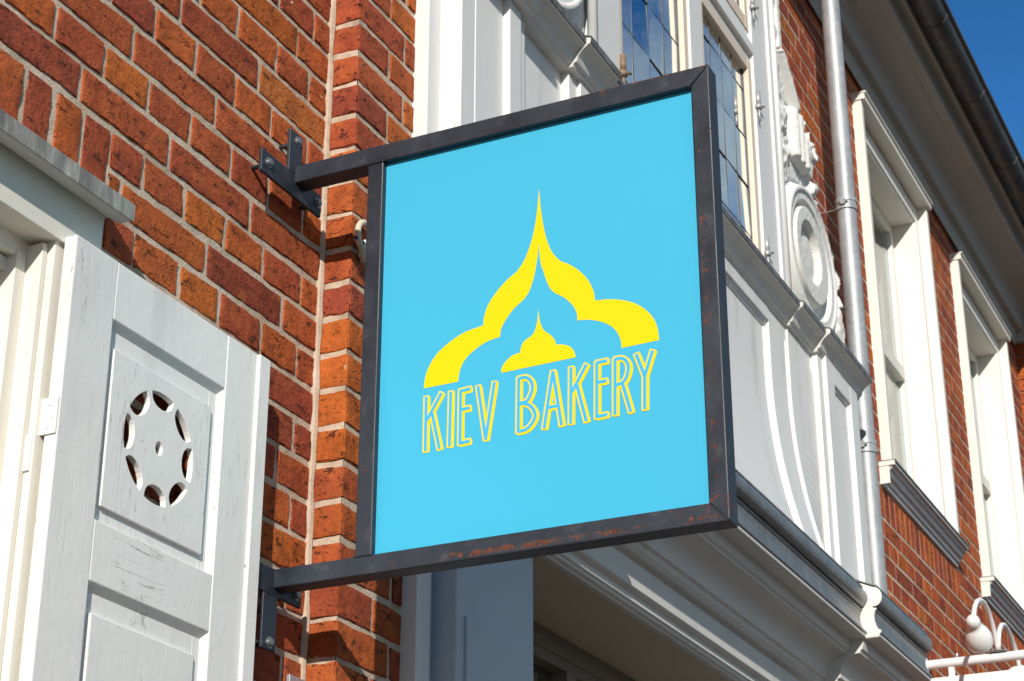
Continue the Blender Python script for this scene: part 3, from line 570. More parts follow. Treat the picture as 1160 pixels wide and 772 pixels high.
strip(mb, 5.2655, 5.345, 1.474, ZB, ZT); strip(mb, 5.3445, 5.520, 1.489, 3.30, 3.895); strip(mb, 5.3445, 5.520, 1.4745, 3.893, ZT); strip(mb, 5.3445, 5.520, 1.4743, ZB, 3.303)
strip(mb, 5.5195, 5.600, 1.474, ZB, ZT)
bay = mb.build('bay_window', 'white', house, .0022)
bay['label'] = 'white timber bay with leaded casements, moulded panels and carved side scrolls'
# bead mouldings round the panels
mb = MB()
def vbead(x, y, z0, z1, r=.0045):
    mb.tube([(x, y + flare(z) * endw(x), z) for z in np.linspace(z0, z1, 26)], r, 8)
for x, y in ((4.8335, 1.5245), (4.823, 1.5280), (4.984, 1.5135), (3.7485, 1.523), (5.212, 1.500), (5.5165, 1.486), (3.5815, 1.505)): vbead(x, y, 3.20, 3.90, .0045)
for z, y in ((3.902, 1.523), (3.892, 1.5265)): mb.tube([(3.748, y + flare(z), z), (4.834, y + flare(z), z)], .006, 8)
mb.tube([(5.348, 1.486, 3.890), (5.517, 1.486, 3.890)], .005, 8)
mb.build('bead_moulding', 'white', bay, smooth=True)
# middle cornice, breaking forward over the pilasters
def mid_prof(o):
    return [(1.56, 3.950), (1.508 - o, 3.950), (1.506 - o, 3.958), (1.498 - o, 3.962), (1.494 - o, 3.975), (1.484 - o, 3.988), (1.472 - o, 3.997), (1.468 - o, 4.000), (1.4635 - o, 4.0005), (1.4625 - o, 4.0150), (1.52 - o, 4.036), (1.56, 4.040)]
mb = MB()
for a, b, o in ((2.945, 3.205, .022), (3.2045, 3.425, .000), (3.4245, 3.60, .012), (3.5995, 4.985, .0005), (4.9845, 5.205, .011), (5.2045, 5.335, .026), (5.3345, 5.64, .0285)): mb.prism(mid_prof(o), a, b)
mb.build('cornice', 'trim', bay, .0012)['label'] = 'moulded window-board cornice under the leaded casements'
mb = MB()
for a, b, o in ((2.943, 3.2055, .022), (3.206, 3.4235, .000), (3.424, 3.601, .012), (3.6015, 4.983, .0005), (4.9835, 5.2035, .011), (5.204, 5.3335, .026), (5.334, 5.642, .0285)):
    mb.prism([(1.4605 - o, 4.003), (1.4630 - o, 4.003), (1.4620 - o, 4.0175), (1.52 - o, 4.038), (1.545, 4.042), (1.545, 4.0445), (1.52 - o, 4.0405), (1.4600 - o, 4.0195)], a, b)
mb.build('flashing', 'lead', bay)
# upper storey of the bay: pilasters, casements
bx('pilaster', 'white', bay, (4.842, 4.985, 1.514, 1.70, 4.03, 5.75), (4.9845, 5.018, 1.506, 1.70, 4.03, 5.75), (3.585, 3.62, 1.506, 1.70, 4.03, 5.75), (3.6195, 3.765, 1.514, 1.70, 4.03, 5.75), bevel=.002, sep=True)
mb = MB()
for x in (5.028, 3.575):
    mb = MB(); mb.tube([(x, 1.508, 4.035), (x, 1.508, 5.75)], .013, 12); mb.build('bead_moulding', 'white', bay, smooth=True)
bx('mullion', 'white', bay, (4.283, 4.385, 1.515, 1.60, 4.04, 5.75), bevel=.003)
bx('transom', 'white', bay, (3.765, 4.842, 1.526, 1.60, 4.775, 4.885), (3.765, 4.842, 1.512, 1.56, 4.800, 4.838), bevel=.003)
bx('sill', 'white', bay, (3.74, 4.87, 1.500, 1.60, 4.037, 4.062), bevel=.003)
PR_ = random.Random(4)
def casement(x0, x1, z0, z1, hinge_right, zs):
    f = MB(); w = .032
    f.box(x0, x0 + w, 1.5220, 1.556, z0, z1); f.box(x1 - w, x1, 1.5220, 1.556, z0, z1)
    f.box(x0 + w - .0005, x1 - w + .0005, 1.5223, 1.5557, z0, z0 + .045); f.box(x0 + w - .0005, x1 - w + .0005, 1.5223, 1.5557, z1 - .04, z1)
    f.build('casement', 'sash', bay, .0025); c = bay
    pm = MB(); gxs = [x0 + w + (x1 - x0 - 2 * w) * i / 4 for i in range(5)]; gzs = [z0 + .045] + [q for q in zs if z0 + .05 < q < z1 - .045] + [z1 - .04]
    for xa, xb in zip(gxs, gxs[1:]):
        for za, zb in zip(gzs, gzs[1:]):
            tx, tz = PR_.uniform(-.008, .008) * (xb - xa), PR_.uniform(-.010, .010) * (zb - za)
            n = pm.verts([(xa, 1.5415 - tx - tz, za), (xb, 1.5415 + tx - tz, za), (xb, 1.5415 + tx + tz, zb), (xa, 1.5415 - tx + tz, zb)]); pm.face([n, n + 1, n + 2, n + 3])
    pm.build('pane', 'glass', c)
    k = MB()
    gx0, gx1 = x0 + w, x1 - w
    for i in range(1, 4):
        x = gx0 + (gx1 - gx0) * i / 4; k.box(x - .0014, x + .0014, 1.5400, 1.5440, z0 + .045, z1 - .04)
    for z in zs: k.box(gx0, gx1, 1.5398, 1.5442, z - .0014, z + .0014)
    for x in (gx0 + .0015, gx1 - .0045): k.box(x, x + .003, 1.5375, 1.5455, z0 + .045, z1 - .04)
    k.build('lead_came', 'came', c)
    x = x1 + .007 if hinge_right else x0 - .007
    for z in ((4.15, 4.645) if z0 < 4.5 else (5.0, 5.5)):
        h = MB()
        h.tube([(x, 1.508, z - .022), (x, 1.508, z + .026)], .0085, 10); h.tube([(x, 1.508, z - .034), (x, 1.508, z - .02)], .011, 10)
        h.tube([(x + .004, 1.508, z - .022), (x + .03, 1.500, z - .012)], .004, 8); h.tube([(x, 1.508, z - .03), (x + .002, 1.506, z - .075)], .004, 8)
        h.build('hinge', 'rusty' if not hinge_right else 'plate', c, smooth=True)
for x0, x1, hr in ((3.768, 4.2835, False), (4.3845, 4.841, True)):
    casement(x0, x1, 4.06, 4.776, hr, (4.165, 4.331, 4.497, 4.662)); casement(x0, x1, 4.884, 5.60, hr, (5.02, 5.19, 5.36, 5.50))
mb = MB()
def drape(x0, x1, z0, z1, y):
    n = 40; a = []
    for i in range(n + 1):
        x = x0 + (x1 - x0) * i / n; a.append(mb.verts([(x, y + .014 * math.sin(i * 1.25) + .006 * math.sin(i * 2.9), z) for z in (z0, z1)]))
    for p, q in zip(a, a[1:]): mb.face([p, q, q + 1, p + 1])
for q in ((4.13, 4.30, 4.05, 5.6, 1.575), (4.69, 4.84, 4.05, 5.6, 1.575)):
    mb = MB(); drape(*q); mb.build('curtain', 'curtain', bay, smooth=True)
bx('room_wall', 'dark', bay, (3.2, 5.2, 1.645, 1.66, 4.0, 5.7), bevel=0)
bx('wing_board', 'white', bay, (5.015, 5.085, 1.545, 1.69, 4.03, 5.75), (3.515, 3.586, 1.545, 1.69, 4.03, 5.75), bevel=.002, sep=True)
# carved scroll standing on the cornice beside the casements
OUT = [(5.036, 4.050), (5.036, 4.036), (5.050, 4.036), (5.640, 4.036), (5.652, 4.036), (5.655, 4.075), (5.630, 4.105), (5.640, 4.135), (5.618, 4.150), (5.622, 4.200), (5.590, 4.215), (5.588, 4.256), (5.582, 4.317),
       (5.566, 4.375), (5.548, 4.432), (5.490, 4.462), (5.470, 4.500), (5.424, 4.505), (5.405, 4.560), (5.396, 4.602), (5.384, 4.660), (5.432, 4.735), (5.436, 4.775), (5.405, 4.800), (5.345, 4.795),
       (5.330, 4.745), (5.283, 4.735), (5.285, 4.780), (5.300, 4.800), (5.252, 4.812), (5.222, 4.850), (5.185, 4.890), (5.140, 4.930), (5.112, 4.962), (5.106, 5.060), (5.110, 5.160), (5.118, 5.28), (5.10, 5.40), (5.05, 5.42), (5.036, 5.42), (5.036, 5.40)]
for _ in range(2):
    OUT = [q for (x1, z1), (x2, z2) in zip(OUT, OUT[1:] + OUT[:1]) for q in ((x1 * .78 + x2 * .22, z1 * .78 + z2 * .22), (x1 * .22 + x2 * .78, z1 * .22 + z2 * .78))]
def inside(x, z, poly):
    c = False
    for (x1, z1), (x2, z2) in zip(poly, poly[1:] + poly[:1]):
        if (z1 > z) != (z2 > z) and x < (x2 - x1) * (z - z1) / (z2 - z1) + x1: c = not c
    return c
def sst(a, b, x): t = min(1, max(0, (x - a) / (b - a))); return t * t * (3 - 2 * t)
VX, VZ = 5.305, 4.305
def relief(x, z):
    p = Vector((x, 0, z)); h = .006
    dx, dz = x - VX, z - VZ; rr = math.hypot(dx, dz); th = math.atan2(dz, dx)
    if rr < .266:                                             # the volute: flat bands stepping in to a plain boss
        r2 = math.hypot(dx + .012, dz - .010)
        h = .004 + .028 * sst(.186, .196, rr) * (1 - sst(.236, .262, rr)) + .006 * sst(.222, .228, rr) * (1 - sst(.236, .262, rr))
        if r2 < .19: h = max(h if rr > .186 else .002, .036 * (1 - sst(.158, .168, r2)) * sst(.094, .104, r2 - .012 * math.cos(th - 2.4)))
        if r2 < .094: h = max(h, .012 + .006 * (1 - sst(.03, .09, r2)))
    out = sst(.258, .272, rr)
    if out > 0:
        g = .010
        if dx > .05 and dz > -.05 and z < 4.62:               # acanthus turned over the right shoulder
            g = .018 + .024 * abs(math.sin(th * 10 + rr * 34)) + .008 * noise.noise(p * 30)
        elif dz < -.02 and dx > -.11:                                       # foot leaf, ribs running down
            g = .014 + .024 * abs(math.sin((dx * .8 + dz) * 38 + rr * 9)) + .010 * noise.noise(p * 22)
        if 4.50 < z < 4.82 and x < 5.185:    # husks hanging down the inner edge
            q = ((z * 7.3) % 1.0); w = .5 - abs(q - .5)
            g = max(g, .012 + .050 * w * (1 - min(1, abs(x - 5.105) / .075)) + .010 * noise.noise(p * 38))
        if 4.615 < z < 4.815 and 5.185 < x < 5.325:           # fluted block
            g = sst(4.615, 4.63, z) * (1 - sst(4.80, 4.815, z)) * (.034 + .012 * abs(math.sin((x - 5.185) * 67)))
        if x > 5.335 and 4.64 < z < 4.82:                     # its little hook
            d = math.hypot(x - 5.392, z - 4.765); g = .028 + .012 * math.cos(d * 120) * (1 - sst(.05, .08, d))
        if z > 4.815:                                         # raised edge climbing the side, with an inner hollow
            e = 5.258 - (z - 4.815) * 1.05 if z < 4.95 else 5.108
            g = .014 + .030 * (1 - sst(.016, .040, abs(x - e))) if z < 4.96 else .012 + .026 * (1 - sst(.012, .026, abs(x - 5.088)))
            if x < 5.085: g = max(g, .012 + .022 * abs(math.sin(z * 26)) * (1 - sst(.018, .035, abs(x - 5.058))))
        h = h * (1 - out) + g * out if rr < .272 else g
    return h + (.001 if rr < .25 else .0018) * noise.noise(p * 60)
def ornament(sx, name):
    st = .0030; x0, z0 = 5.0372, 4.0372; nx, nz = int(.63 / st), int(1.39 / st); mb = MB(); g = {}; yb = 1.535
    def vid(i, k):
        if (i, k) not in g:
            x, z = x0 + i * st, z0 + k * st
            g[i, k] = mb.verts([(sx(x), yb - relief(x, z), z)])
        return g[i, k]
    cells = {(i, k) for i in range(nx) for k in range(nz) if inside(x0 + (i + .5) * st, z0 + (k + .5) * st, OUT)}
    bk = {}
    def bid(i, k):
        if (i, k) not in bk: bk[i, k] = mb.verts([(sx(x0 + i * st), 1.58, z0 + k * st)])
        return bk[i, k]
    for i, k in cells:
        mb.face([vid(i, k), vid(i + 1, k), vid(i + 1, k + 1), vid(i, k + 1)])
        for (a, b), nb in ((((i, k), (i, k + 1)), (i - 1, k)), (((i + 1, k), (i + 1, k + 1)), (i + 1, k)), (((i, k), (i + 1, k)), (i, k - 1)), (((i, k + 1), (i + 1, k + 1)), (i, k + 1))):
            if nb not in cells: mb.face([vid(*a), vid(*b), bid(*b), bid(*a)])
    o = mb.build(name, 'ornament', bay, smooth=True)
    o.cycles.shadow_terminator_geometry_offset = .6; o.cycles.shadow_terminator_offset = .15
    return o
ornament(lambda x: x, 'carved_scroll')['label'] = 'carved white volute with leaves beside the drainpipe'
ornament(lambda x: 8.602 - x, 'carved_scroll')

# ------------------------------------------------------------------ shop cornice under the bay, with its gutter
def shop_prof(o):
    p = [(1.60, 2.775), (1.531, 2.7735), (1.531, 2.778), (1.522, 2.780), (1.520, 2.786), (1.515, 2.788), (1.515, 2.804), (1.503, 2.808), (1.500, 2.811),
         (1.500, 2.868), (1.506, 2.871), (1.498, 2.876), (1.486, 2.878), (1.478, 2.888), (1.474, 2.899), (1.468, 2.900)]
    for i in range(11):                                      # the big hollow
        t = math.pi / 2 * i / 10; p.append((1.466 - .056 * (1 - math.cos(t)), 2.901 + .061 * math.sin(t)))
    p += [(1.406, 2.962), (1.406, 2.968), (1.399, 2.973), (1.396, 2.985), (1.394, 3.000), (1.351, 3.0005), (1.349, 3.003), (1.349, 3.012), (1.60, 3.03)]
    return [(y - o if y < 1.59 else y, z) for y, z in p]
shopc = MB()
for a, b, o in ((2.954, 3.32, .018), (3.3195, 5.022, 0), (5.0215, 5.56, .037)): shopc.prism(shop_prof(o), a, b)
shopc = shopc.build('shop_cornice', 'trim', house, .001)
shopc['label'] = 'deep moulded cornice over the shopfront'
mb = MB()
def gsc(pts, o): return [((y * 1.0085 - o) if y < 1.40 else y, 1.6 + (z - 1.6) * 1.0085) for y, z in pts]
def gut_prof(o):
    g = [(1.41, 2.995), (1.41, 2.991), (1.350, 2.9915), (1.338, 2.997), (1.334, 3.0005), (1.3335, 3.0060), (1.342, 3.011), (1.346, 3.020), (1.3495, 3.034), (1.350, 3.048), (1.347, 3.060), (1.3415, 3.0665), (1.343, 3.0690), (1.352, 3.0700), (1.352, 3.0745)]
    for i in range(11):
        t = -math.pi / 2 + math.pi * i / 10; g.append((1.346 - .021 * math.cos(t), 3.1005 + .0265 * math.sin(t)))
    g += [(1.44, 3.180), (1.48, 3.185), (1.48, 2.995)]
    return gsc(g, o)
for a, b, o in ((2.95, 5.0225, 0), (5.0255, 5.572, .037)):
    mb = MB(); mb.prism(gut_prof(o), a, b); mb.build('gutter', 'moulding', shopc, .0008)
    mb = MB(); mb.prism(gsc([(1.3420, 3.1268), (1.3400, 3.1285), (1.3400, 3.1320), (1.346, 3.1325), (1.436, 3.1835), (1.446, 3.185), (1.446, 3.1870), (1.434, 3.1865), (1.345, 3.1352), (1.3375, 3.1345), (1.3365, 3.1285), (1.3400, 3.1262)], o), a - .001, b + .002)
    mb.build('flashing', 'lead', shopc)
mb = MB(); mb.prism([(y - .0015 if y < 1.40 else y, z) for y, z in gut_prof(.037)], 5.0205, 5.0262); mb.build('gutter_end', 'cream', shopc, .0008)
# shopfront below
sf = bx('shopfront', 'shop', house, (2.953, 3.268, 1.531, 1.69, 0, 2.772), (3.2675, 3.2945, 1.539, 1.69, 0, 2.772), (2.8765, 2.9535, 1.579, 1.69, 0, 2.90), bevel=.003)
bx('pilaster', 'shop', sf, (5.30, 5.60, 1.531, 1.69, 0, 2.772), bevel=.003)
sf['label'] = 'shopfront below the cornice with blue-grey shade tinted into its paint'
bx('panel', 'shop', sf, (2.985, 3.235, 1.527, 1.54, 2.735, 2.7715), (2.985, 3.235, 1.525, 1.54, .9, 2.56), (5.33, 5.57, 1.525, 1.54, .9, 2.6), bevel=.003, sep=True)
bx('soffit', 'soffit', sf, (2.96, 5.62, 1.535, 1.80, 2.7738, 2.80), bevel=0)
bx('head_frame', 'umber', sf, (3.25, 5.35, 1.752, 1.80, 2.70, 2.7735), (3.25, 5.35, 1.746, 1.76, 2.725, 2.752), bevel=.002)
bx('mullion', 'umber', sf, (3.92, 3.972, 1.748, 1.80, .5, 2.70), (4.30, 4.352, 1.748, 1.80, .5, 2.70), (4.70, 4.752, 1.748, 1.80, .5, 2.70), (3.28, 3.34, 1.748, 1.80, .5, 2.70), (5.26, 5.32, 1.748, 1.80, .5, 2.70), bevel=.002, sep=True)
bx('pane', 'glass3', sf, (3.30, 5.30, 1.786, 1.790, .5, 2.70), bevel=0)
bx('stall_riser', 'shop', sf, (3.29, 5.31, 1.74, 1.80, 0, .5), bevel=.003)
bx('room_wall', 'room', sf, (3.1, 5.5, 2.7, 2.72, 0, 3.0), bevel=0)
bx('room_ceiling', 'room', sf, (3.1, 5.5, 1.80, 2.7, 2.82, 2.84), bevel=0)

# ------------------------------------------------------------------ downpipe
mb = MB(); PX, PYY, PR = 5.868, 1.53, .0335
mb.tube([(PX, PYY, 3.0), (PX, PYY, 5.90)], PR, 28)
dp = mb.build('downpipe', 'zinc', house, smooth=True, auto=40); dp['label'] = 'galvanised round downpipe running past the bay'
for z in (3.872, 4.775):
    mb = MB(); mb.lathe([(PR, -.024), (PR + .005, -.022), (PR + .005, -.008), (PR + .0025, -.006), (PR + .0025, .006), (PR + .005, .008), (PR + .005, .022), (PR, .024)], (PX, PYY, z), (0, 0, 1), 28)
    mb.tube([(PX + .012, PYY + .02, z), (PX + .012, 1.665, z)], .0022, 8); mb.box(PX - PR - .012, PX - PR + .004, PYY - .008, PYY + .008, z - .010, z + .010)
    mb.tube([(PX - PR - .007, PYY - .016, z), (PX - PR - .007, PYY + .016, z)], .004, 8)
    mb.build('clamp', 'zinc', dp, smooth=True, auto=40)

# ------------------------------------------------------------------ two tall sash windows in the right stretch
def tall_window(x0, x1, label):
    z0, z1 = WZ
    w = MB()
    w.box(x0, x0 + .030, 1.622, 1.76, z0, z1 - .001); w.box(x1 - .034, x1, 1.622, 1.76, z0, z1 - .001)
    w.box(x0 - .006, x1 + .010, 1.606, 1.76, z1 - .001, z1 + .026); w.box(x0 - .009, x1 + .014, 1.598, 1.66, z1 + .0255, z1 + .034)
    w = w.build('window', 'cream', house, .0025); w['label'] = label
    bx('frame', 'cream', w, (x0 + .0295, x0 + .075, 1.662, 1.80, z0, z1 - .0012), (x1 - .079, x1 - .0335, 1.662, 1.80, z0, z1 - .0012), (x0 + .075, x1 - .079, 1.662, 1.80, z1 - .085, z1 - .0012),
       (x0 + .0745, x0 + .085, 1.670, 1.80, z0, z1 - .08), (x1 - .089, x1 - .0785, 1.670, 1.80, z0, z1 - .08), (x0 + .085, x1 - .089, 1.670, 1.80, z1 - .096, z1 - .0845),
       (x0 + .0295, x1 - .0335, 1.662, 1.82, z0 - .002, z0 + .030), bevel=.003)
    a, b = x0 + .085, x1 - .089; mid = 4.80
    bx('sash', 'cream', w, (a, a + .045, 1.765, 1.80, z0 + .03, z1 - .096), (b - .045, b, 1.765, 1.80, z0 + .03, z1 - .096), (a + .045, b - .045, 1.765, 1.80, z1 - .14, z1 - .096), (a + .045, b - .045, 1.765, 1.80, z0 + .03, z0 + .09),
       (a + .0445, b - .0445, 1.758, 1.80, mid - .03, mid + .03), ((a + b) / 2 - .012, (a + b) / 2 + .012, 1.772, 1.80, mid + .03, z1 - .14), bevel=.002)
    bx('pane', 'glass2', w, (a + .045, b - .045, 1.784, 1.787, z0 + .09, z1 - .14), bevel=0)
    m = MB(); n = 30; rows = []
    for i in range(n + 1):
        x = a + .02 + (b - a - .04) * i / n; rows.append(m.verts([(x, 1.87 + .02 * math.sin(i * 1.3), z0 + .05), (x, 1.87 + .02 * math.sin(i * 1.3), z1 - .1)]))
    for p, q in zip(rows, rows[1:]): m.face([p, q, q + 1, p + 1])
    m.build('curtain', 'curtain', w, smooth=True)
    m = MB(); m.prism([(1.80, z0 - .006), (1.602, z0 - .006), (1.600, z0 - .010), (1.600, z0 - .024), (1.611, z0 - .026), (1.614, z0 - .036), (1.621, z0 - .041), (1.627, z0 - .056), (1.637, z0 - .060), (1.640, z0 - .074), (1.648, z0 - .079), (1.650, z0 - .092), (1.70, z0 - .092)], x0 - .045, x1 + .035)
    m.build('sill', 'sillgrey', w, .001)
    m = MB(); m.prism([(1.70, z0 - .0055), (1.598, z0 - .0055), (1.5965, z0 - .012), (1.5970, z0 - .0030), (1.70, z0 + .001)], x0 - .048, x1 + .038); m.build('flashing', 'lead', w)
    bx('sill_end', 'cream', w, (x0 - .052, x0 - .0455, 1.600, 1.66, z0 - .025, z0 - .007), (x0 - .049, x0 - .0455, 1.622, 1.66, z0 - .092, z0 - .0255), bevel=.002)
tall_window(*WIN1, 'cream sash window next to the downpipe')
tall_window(*WIN2, 'cream sash window farthest along the wall')

# ------------------------------------------------------------------ roof cornice and gutter
def roof_prof(o):
    p = [(1.80, 5.770), (1.652, 5.770), (1.652, 5.752), (1.645, 5.748), (1.6435, 5.788), (1.6385, 5.794), (1.638, 5.824), (1.628, 5.828), (1.612, 5.826), (1.602, 5.832), (1.600, 5.838), (1.600, 5.896), (1.595, 5.903)]
    for i in range(8):
        t = math.pi / 2 * i / 7; p.append((1.592 - .100 * (1 - math.cos(t)), 5.906 + .030 * math.sin(t)))
    p += [(1.488, 5.936), (1.484, 5.944), (1.450, 5.946), (1.446, 5.952), (1.446, 5.990), (1.452, 5.996), (1.440, 6.010), (1.436, 6.026), (1.424, 6.030), (1.420, 6.022), (1.408, 6.024), (1.403, 6.034), (1.403, 6.12), (1.80, 6.14)]
    return [(y - o if y < 1.7 else y, z) for y, z in p]
mb = MB()
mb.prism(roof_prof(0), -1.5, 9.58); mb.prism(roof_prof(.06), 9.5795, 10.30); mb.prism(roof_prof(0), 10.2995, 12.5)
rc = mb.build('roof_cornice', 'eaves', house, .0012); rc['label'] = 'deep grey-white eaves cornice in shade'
mb = MB(); GC = (1.342, 6.058); GR = .0594
prof = [(GC[0] + GR * math.cos(math.pi + math.pi * i / 12), GC[1] + GR * math.sin(math.pi + math.pi * i / 12)) for i in range(13)]
mb.prism(prof + [(GC[0] + GR - .004, GC[1])] + [(q[0] + (GC[0] - q[0]) * .06, q[1] + (GC[1] - q[1]) * .06) for q in prof[::-1]], -1.5, 12.5)
mb.tube([(-1.5, GC[0] - GR - .004, GC[1] + .004), (12.5, GC[0] - GR - .004, GC[1] + .004)], .009, 8)
gut = mb.build('gutter', 'gutter', house, smooth=True, auto=45); gut['label'] = 'dark half-round zinc gutter along the eaves'
for x in np.arange(-1.08, 12.4, .655):
    mb = MB(); pr = [(GC[0] + (GR + .0025) * math.cos(math.pi + math.pi * i / 12), GC[1] + (GR + .0025) * math.sin(math.pi + math.pi * i / 12)) for i in range(13)]
    mb.prism(pr + [(q[0] + (GC[0] - q[0]) * .1, q[1] + (GC[1] - q[1]) * .1) for q in pr[::-1]], x - .006, x + .006)
    mb.build('gutter_joint', 'gutter', gut)
mb = MB(); mb.prism([(1.395, 6.125), (1.397, 6.155), (4.2, 8.4), (4.2, 8.3)], -1.5, 12.5); mb.build('roof', 'roof', house)
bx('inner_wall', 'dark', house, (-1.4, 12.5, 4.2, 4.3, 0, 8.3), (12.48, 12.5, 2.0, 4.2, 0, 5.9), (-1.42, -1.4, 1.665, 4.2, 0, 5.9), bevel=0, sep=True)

# ------------------------------------------------------------------ the hanging bakery sign
SX0, SX1 = 2.545, 2.583
sign = thing('hanging_sign', (2.56, 1.66, 2.50), 'black steel framed sky-blue bakery sign with yellow dome logo on the brick wall', 'shop sign')
T = .0335
mb = MB()
def bar(name, prof, dx): m = MB(); m.prism(prof, SX0 + dx, SX1 - dx); return m.build(name, 'steel', sign, .0020)
fr = bar('bar', [(.8722, 3.2868), (1.6555, 3.2868), (1.6555, 3.2532), (.9035, 3.2532)], 0)
bar('bar', [(.8722, 2.5080), (1.6555, 2.5080), (1.6555, 2.5398), (.9035, 2.5398)], 0)
bar('post', [(.8724, 2.5084), (.9033, 2.5402), (.9033, 3.2528), (.8724, 3.2864)], .0002)
bar('post', [(1.4730, 2.5394), (1.5035, 2.5394), (1.5035, 3.2536), (1.4730, 3.2536)], .0004)
# fillet welds where the posts meet the bars
def weld(pts, rr): m = MB(); m.tube(pts, rr, 6); m.build('weld', 'steel', fr, smooth=True)
for y0, y1 in ((1.4720, 1.5045),):
    for z in (2.5398, 3.2532): weld([(SX0 - .0003, y0 + i * .0016, z + .0008 * noise.noise(Vector((i * 1.7, z, y0)))) for i in range(21)], .0018)
for z0, s in ((3.2852, -1), (2.5096, 1)): weld([(SX0 - .0002, .874 + i * .0029, z0 + s * i * .0029 + .0006 * noise.noise(Vector((i * .9, 0, 1)))) for i in range(11)], .0011)
XP = 2.5575
pan = bx('sign_face', 'panel', sign, (XP, XP + .009, .900, 1.4745, 2.537, 3.2555), bevel=0)
def flat(polys, dx, name, mat, th=.0005):
    m = MB()
    for i, p in enumerate(polys):
        x = XP - dx - i * .000003
        n = m.verts([(x, y, z) for y, z in p])
        for t in tessellate_polygon([[Vector((y, z, 0)) for y, z in p]]): m.face([n + q for q in t])
    return m.build(name, mat, pan)
flat([LOGO['arch']], .0003, 'dome_emblem', 'yellow'); flat([LOGO['dome']], .0004, 'dome_emblem', 'yellow')
def stroke_polys(pts, w0, w1, sh=(0, 0), ext=0.0):
    # ribbon: w0 to the one side, w1 to the other; ends cut square and lengthened by ext
    P = [Vector((a + sh[0], b + sh[1])) for a, b in pts]
    if ext:
        P[0] = P[0] + (P[0] - P[1]).normalized() * ext; P[-1] = P[-1] + (P[-1] - P[-2]).normalized() * ext
    l, q = [], []
    for i, p in enumerate(P):
        t = (P[min(i + 1, len(P) - 1)] - P[max(i - 1, 0)]).normalized(); n = Vector((-t.y, t.x))
        l.append(p + n * w0); q.append(p - n * w1)
    return [[tuple(v) for v in (l[i], l[i + 1], q[i + 1], q[i])] for i in range(len(P) - 1)]
words = []; inner = []
hw = .0027
for st in LOGO['strokes']:
    for s in st:
        words += stroke_polys(s, hw + .0028, hw + .0028, ext=hw * .3 + .0021); words += stroke_polys(s, hw + .0021, hw + .0021, (-.0029, -.0020), ext=.0018)
        inner += stroke_polys(s, hw, hw, ext=hw * .3)
flat(words, .0003, 'lettering', 'yellow'); flat(inner, .0008, 'lettering_inline', 'inlay')
def plate(polys, name):
    m = MB()
    for x0, x1, z0, z1 in polys: m.box(x0, x1, 1.6525, 1.659, z0, z1)
    return m.build(name, 'steel', sign, .0012)
pl = plate([(2.437, 2.636, 3.2260, 3.2700), (2.5235, 2.5660, 3.2702, 3.354)], 'wall_plate')
pl2 = plate([(2.437, 2.630, 2.4960, 2.5400), (2.5175, 2.5590, 2.4045, 2.4958)], 'wall_plate')
for p, pts in ((pl, ((2.459, 3.250), (2.548, 3.338), (2.6235, 3.250))), (pl2, ((2.459, 2.518), (2.6130, 2.5145), (2.540, 2.4165)))):
    for x, z in pts:
        m = MB(); m.lathe([(.0098, 0), (.0098, .0014), (.0072, .0014), (.0068, .0058), (.0042, .0074), (.0010, .0076)], (x, 1.6527, z), (0, -1, 0), 16); m.build('bolt', 'bolt', p, smooth=True, auto=40)

for p, q in ((pl, [(2.459, 3.250), (2.548, 3.338), (2.6235, 3.250)]), (pl2, [(2.459, 2.518), (2.613, 2.5145), (2.54, 2.4165)])):
    for x, z in q:
        m = MB(); m.tube([(x + .004, 1.6585, z), (x + .004, 1.71, z)], .0042, 12); m.build('stud', 'steel', p)
sign.location = (2.5139, 1.6301, 2.4838); sign.scale = (.982, .982, .982)
# ------------------------------------------------------------------ small things on the wall
cab = thing('cable_loop', (2.675, 1.595, 3.16), 'ivory cable looped out of the brick pilaster behind the inner sign post', 'cable')
mb = MB(); mb.tube([(2.690 + .030 * math.cos(t) , 1.588, 3.194 + .030 * math.sin(t)) for t in np.linspace(1.2, 4.2, 16)] + [(2.683, 1.590, 3.160), (2.692, 1.596, 3.150)], .0058, 10); mb.build('cable', 'plastic', cab, smooth=True)
mb = MB(); mb.tube([(2.652, 1.588, 3.180), (2.70, 1.588, 3.184)], .0028, 8); mb.build('cable_tie', 'black', cab, smooth=True)
mb = MB(); mb.lathe([(.004, -.02), (.009, -.016), (.0095, .012), (.007, .018), (.002, .02)], (2.690, 1.590, 3.172), (.2, -.1, 1), 14); mb.build('connector', 'enamel', cab, smooth=True)
m = MB(); m.box(2.6035, 2.652, 1.6505, 1.6575, 2.315, 2.3800)
tag(m.build('name_plate', 'plate', None, .001), 'blank brushed grey plate on the brick beneath the lower sign bracket', 'plate')

# ------------------------------------------------------------------ the neighbour's arm sign with swan-neck lamps
arm = thing('arm_sign', (7.0, 1.66, 3.3), 'white board hung below a white pole sticking out beyond the bay', 'shop sign')
mb = MB(); mb.tube([(7.0, 1.668, 3.4225), (7.0, .72, 3.4225)], .0172, 18); mb.lathe([(.040, 0), (.040, .008), (.018, .010)], (7.0, 1.668, 3.4225), (0, -1, 0), 20)
mb.build('pole', 'enamel', arm, smooth=True, auto=40)
m = MB(); m.box(6.988, 7.012, .74, 1.650, 2.86, 3.3700); m.build('board', 'enamel', arm, .004)
m = MB()
for y in (1.570, .86):
    m = MB(); m.box(6.996, 7.004, y - .011, y + .011, 3.366, 3.409); m.build('hanger', 'enamel', arm, .001)
m = MB(); m.lathe([(.004, 0), (.0045, .006), (.007, .008), (.007, .014), (.003, .017)], (7.0, 1.545, 3.438), (0, 0, 1), 10); m.build('screw', 'bolt', arm)
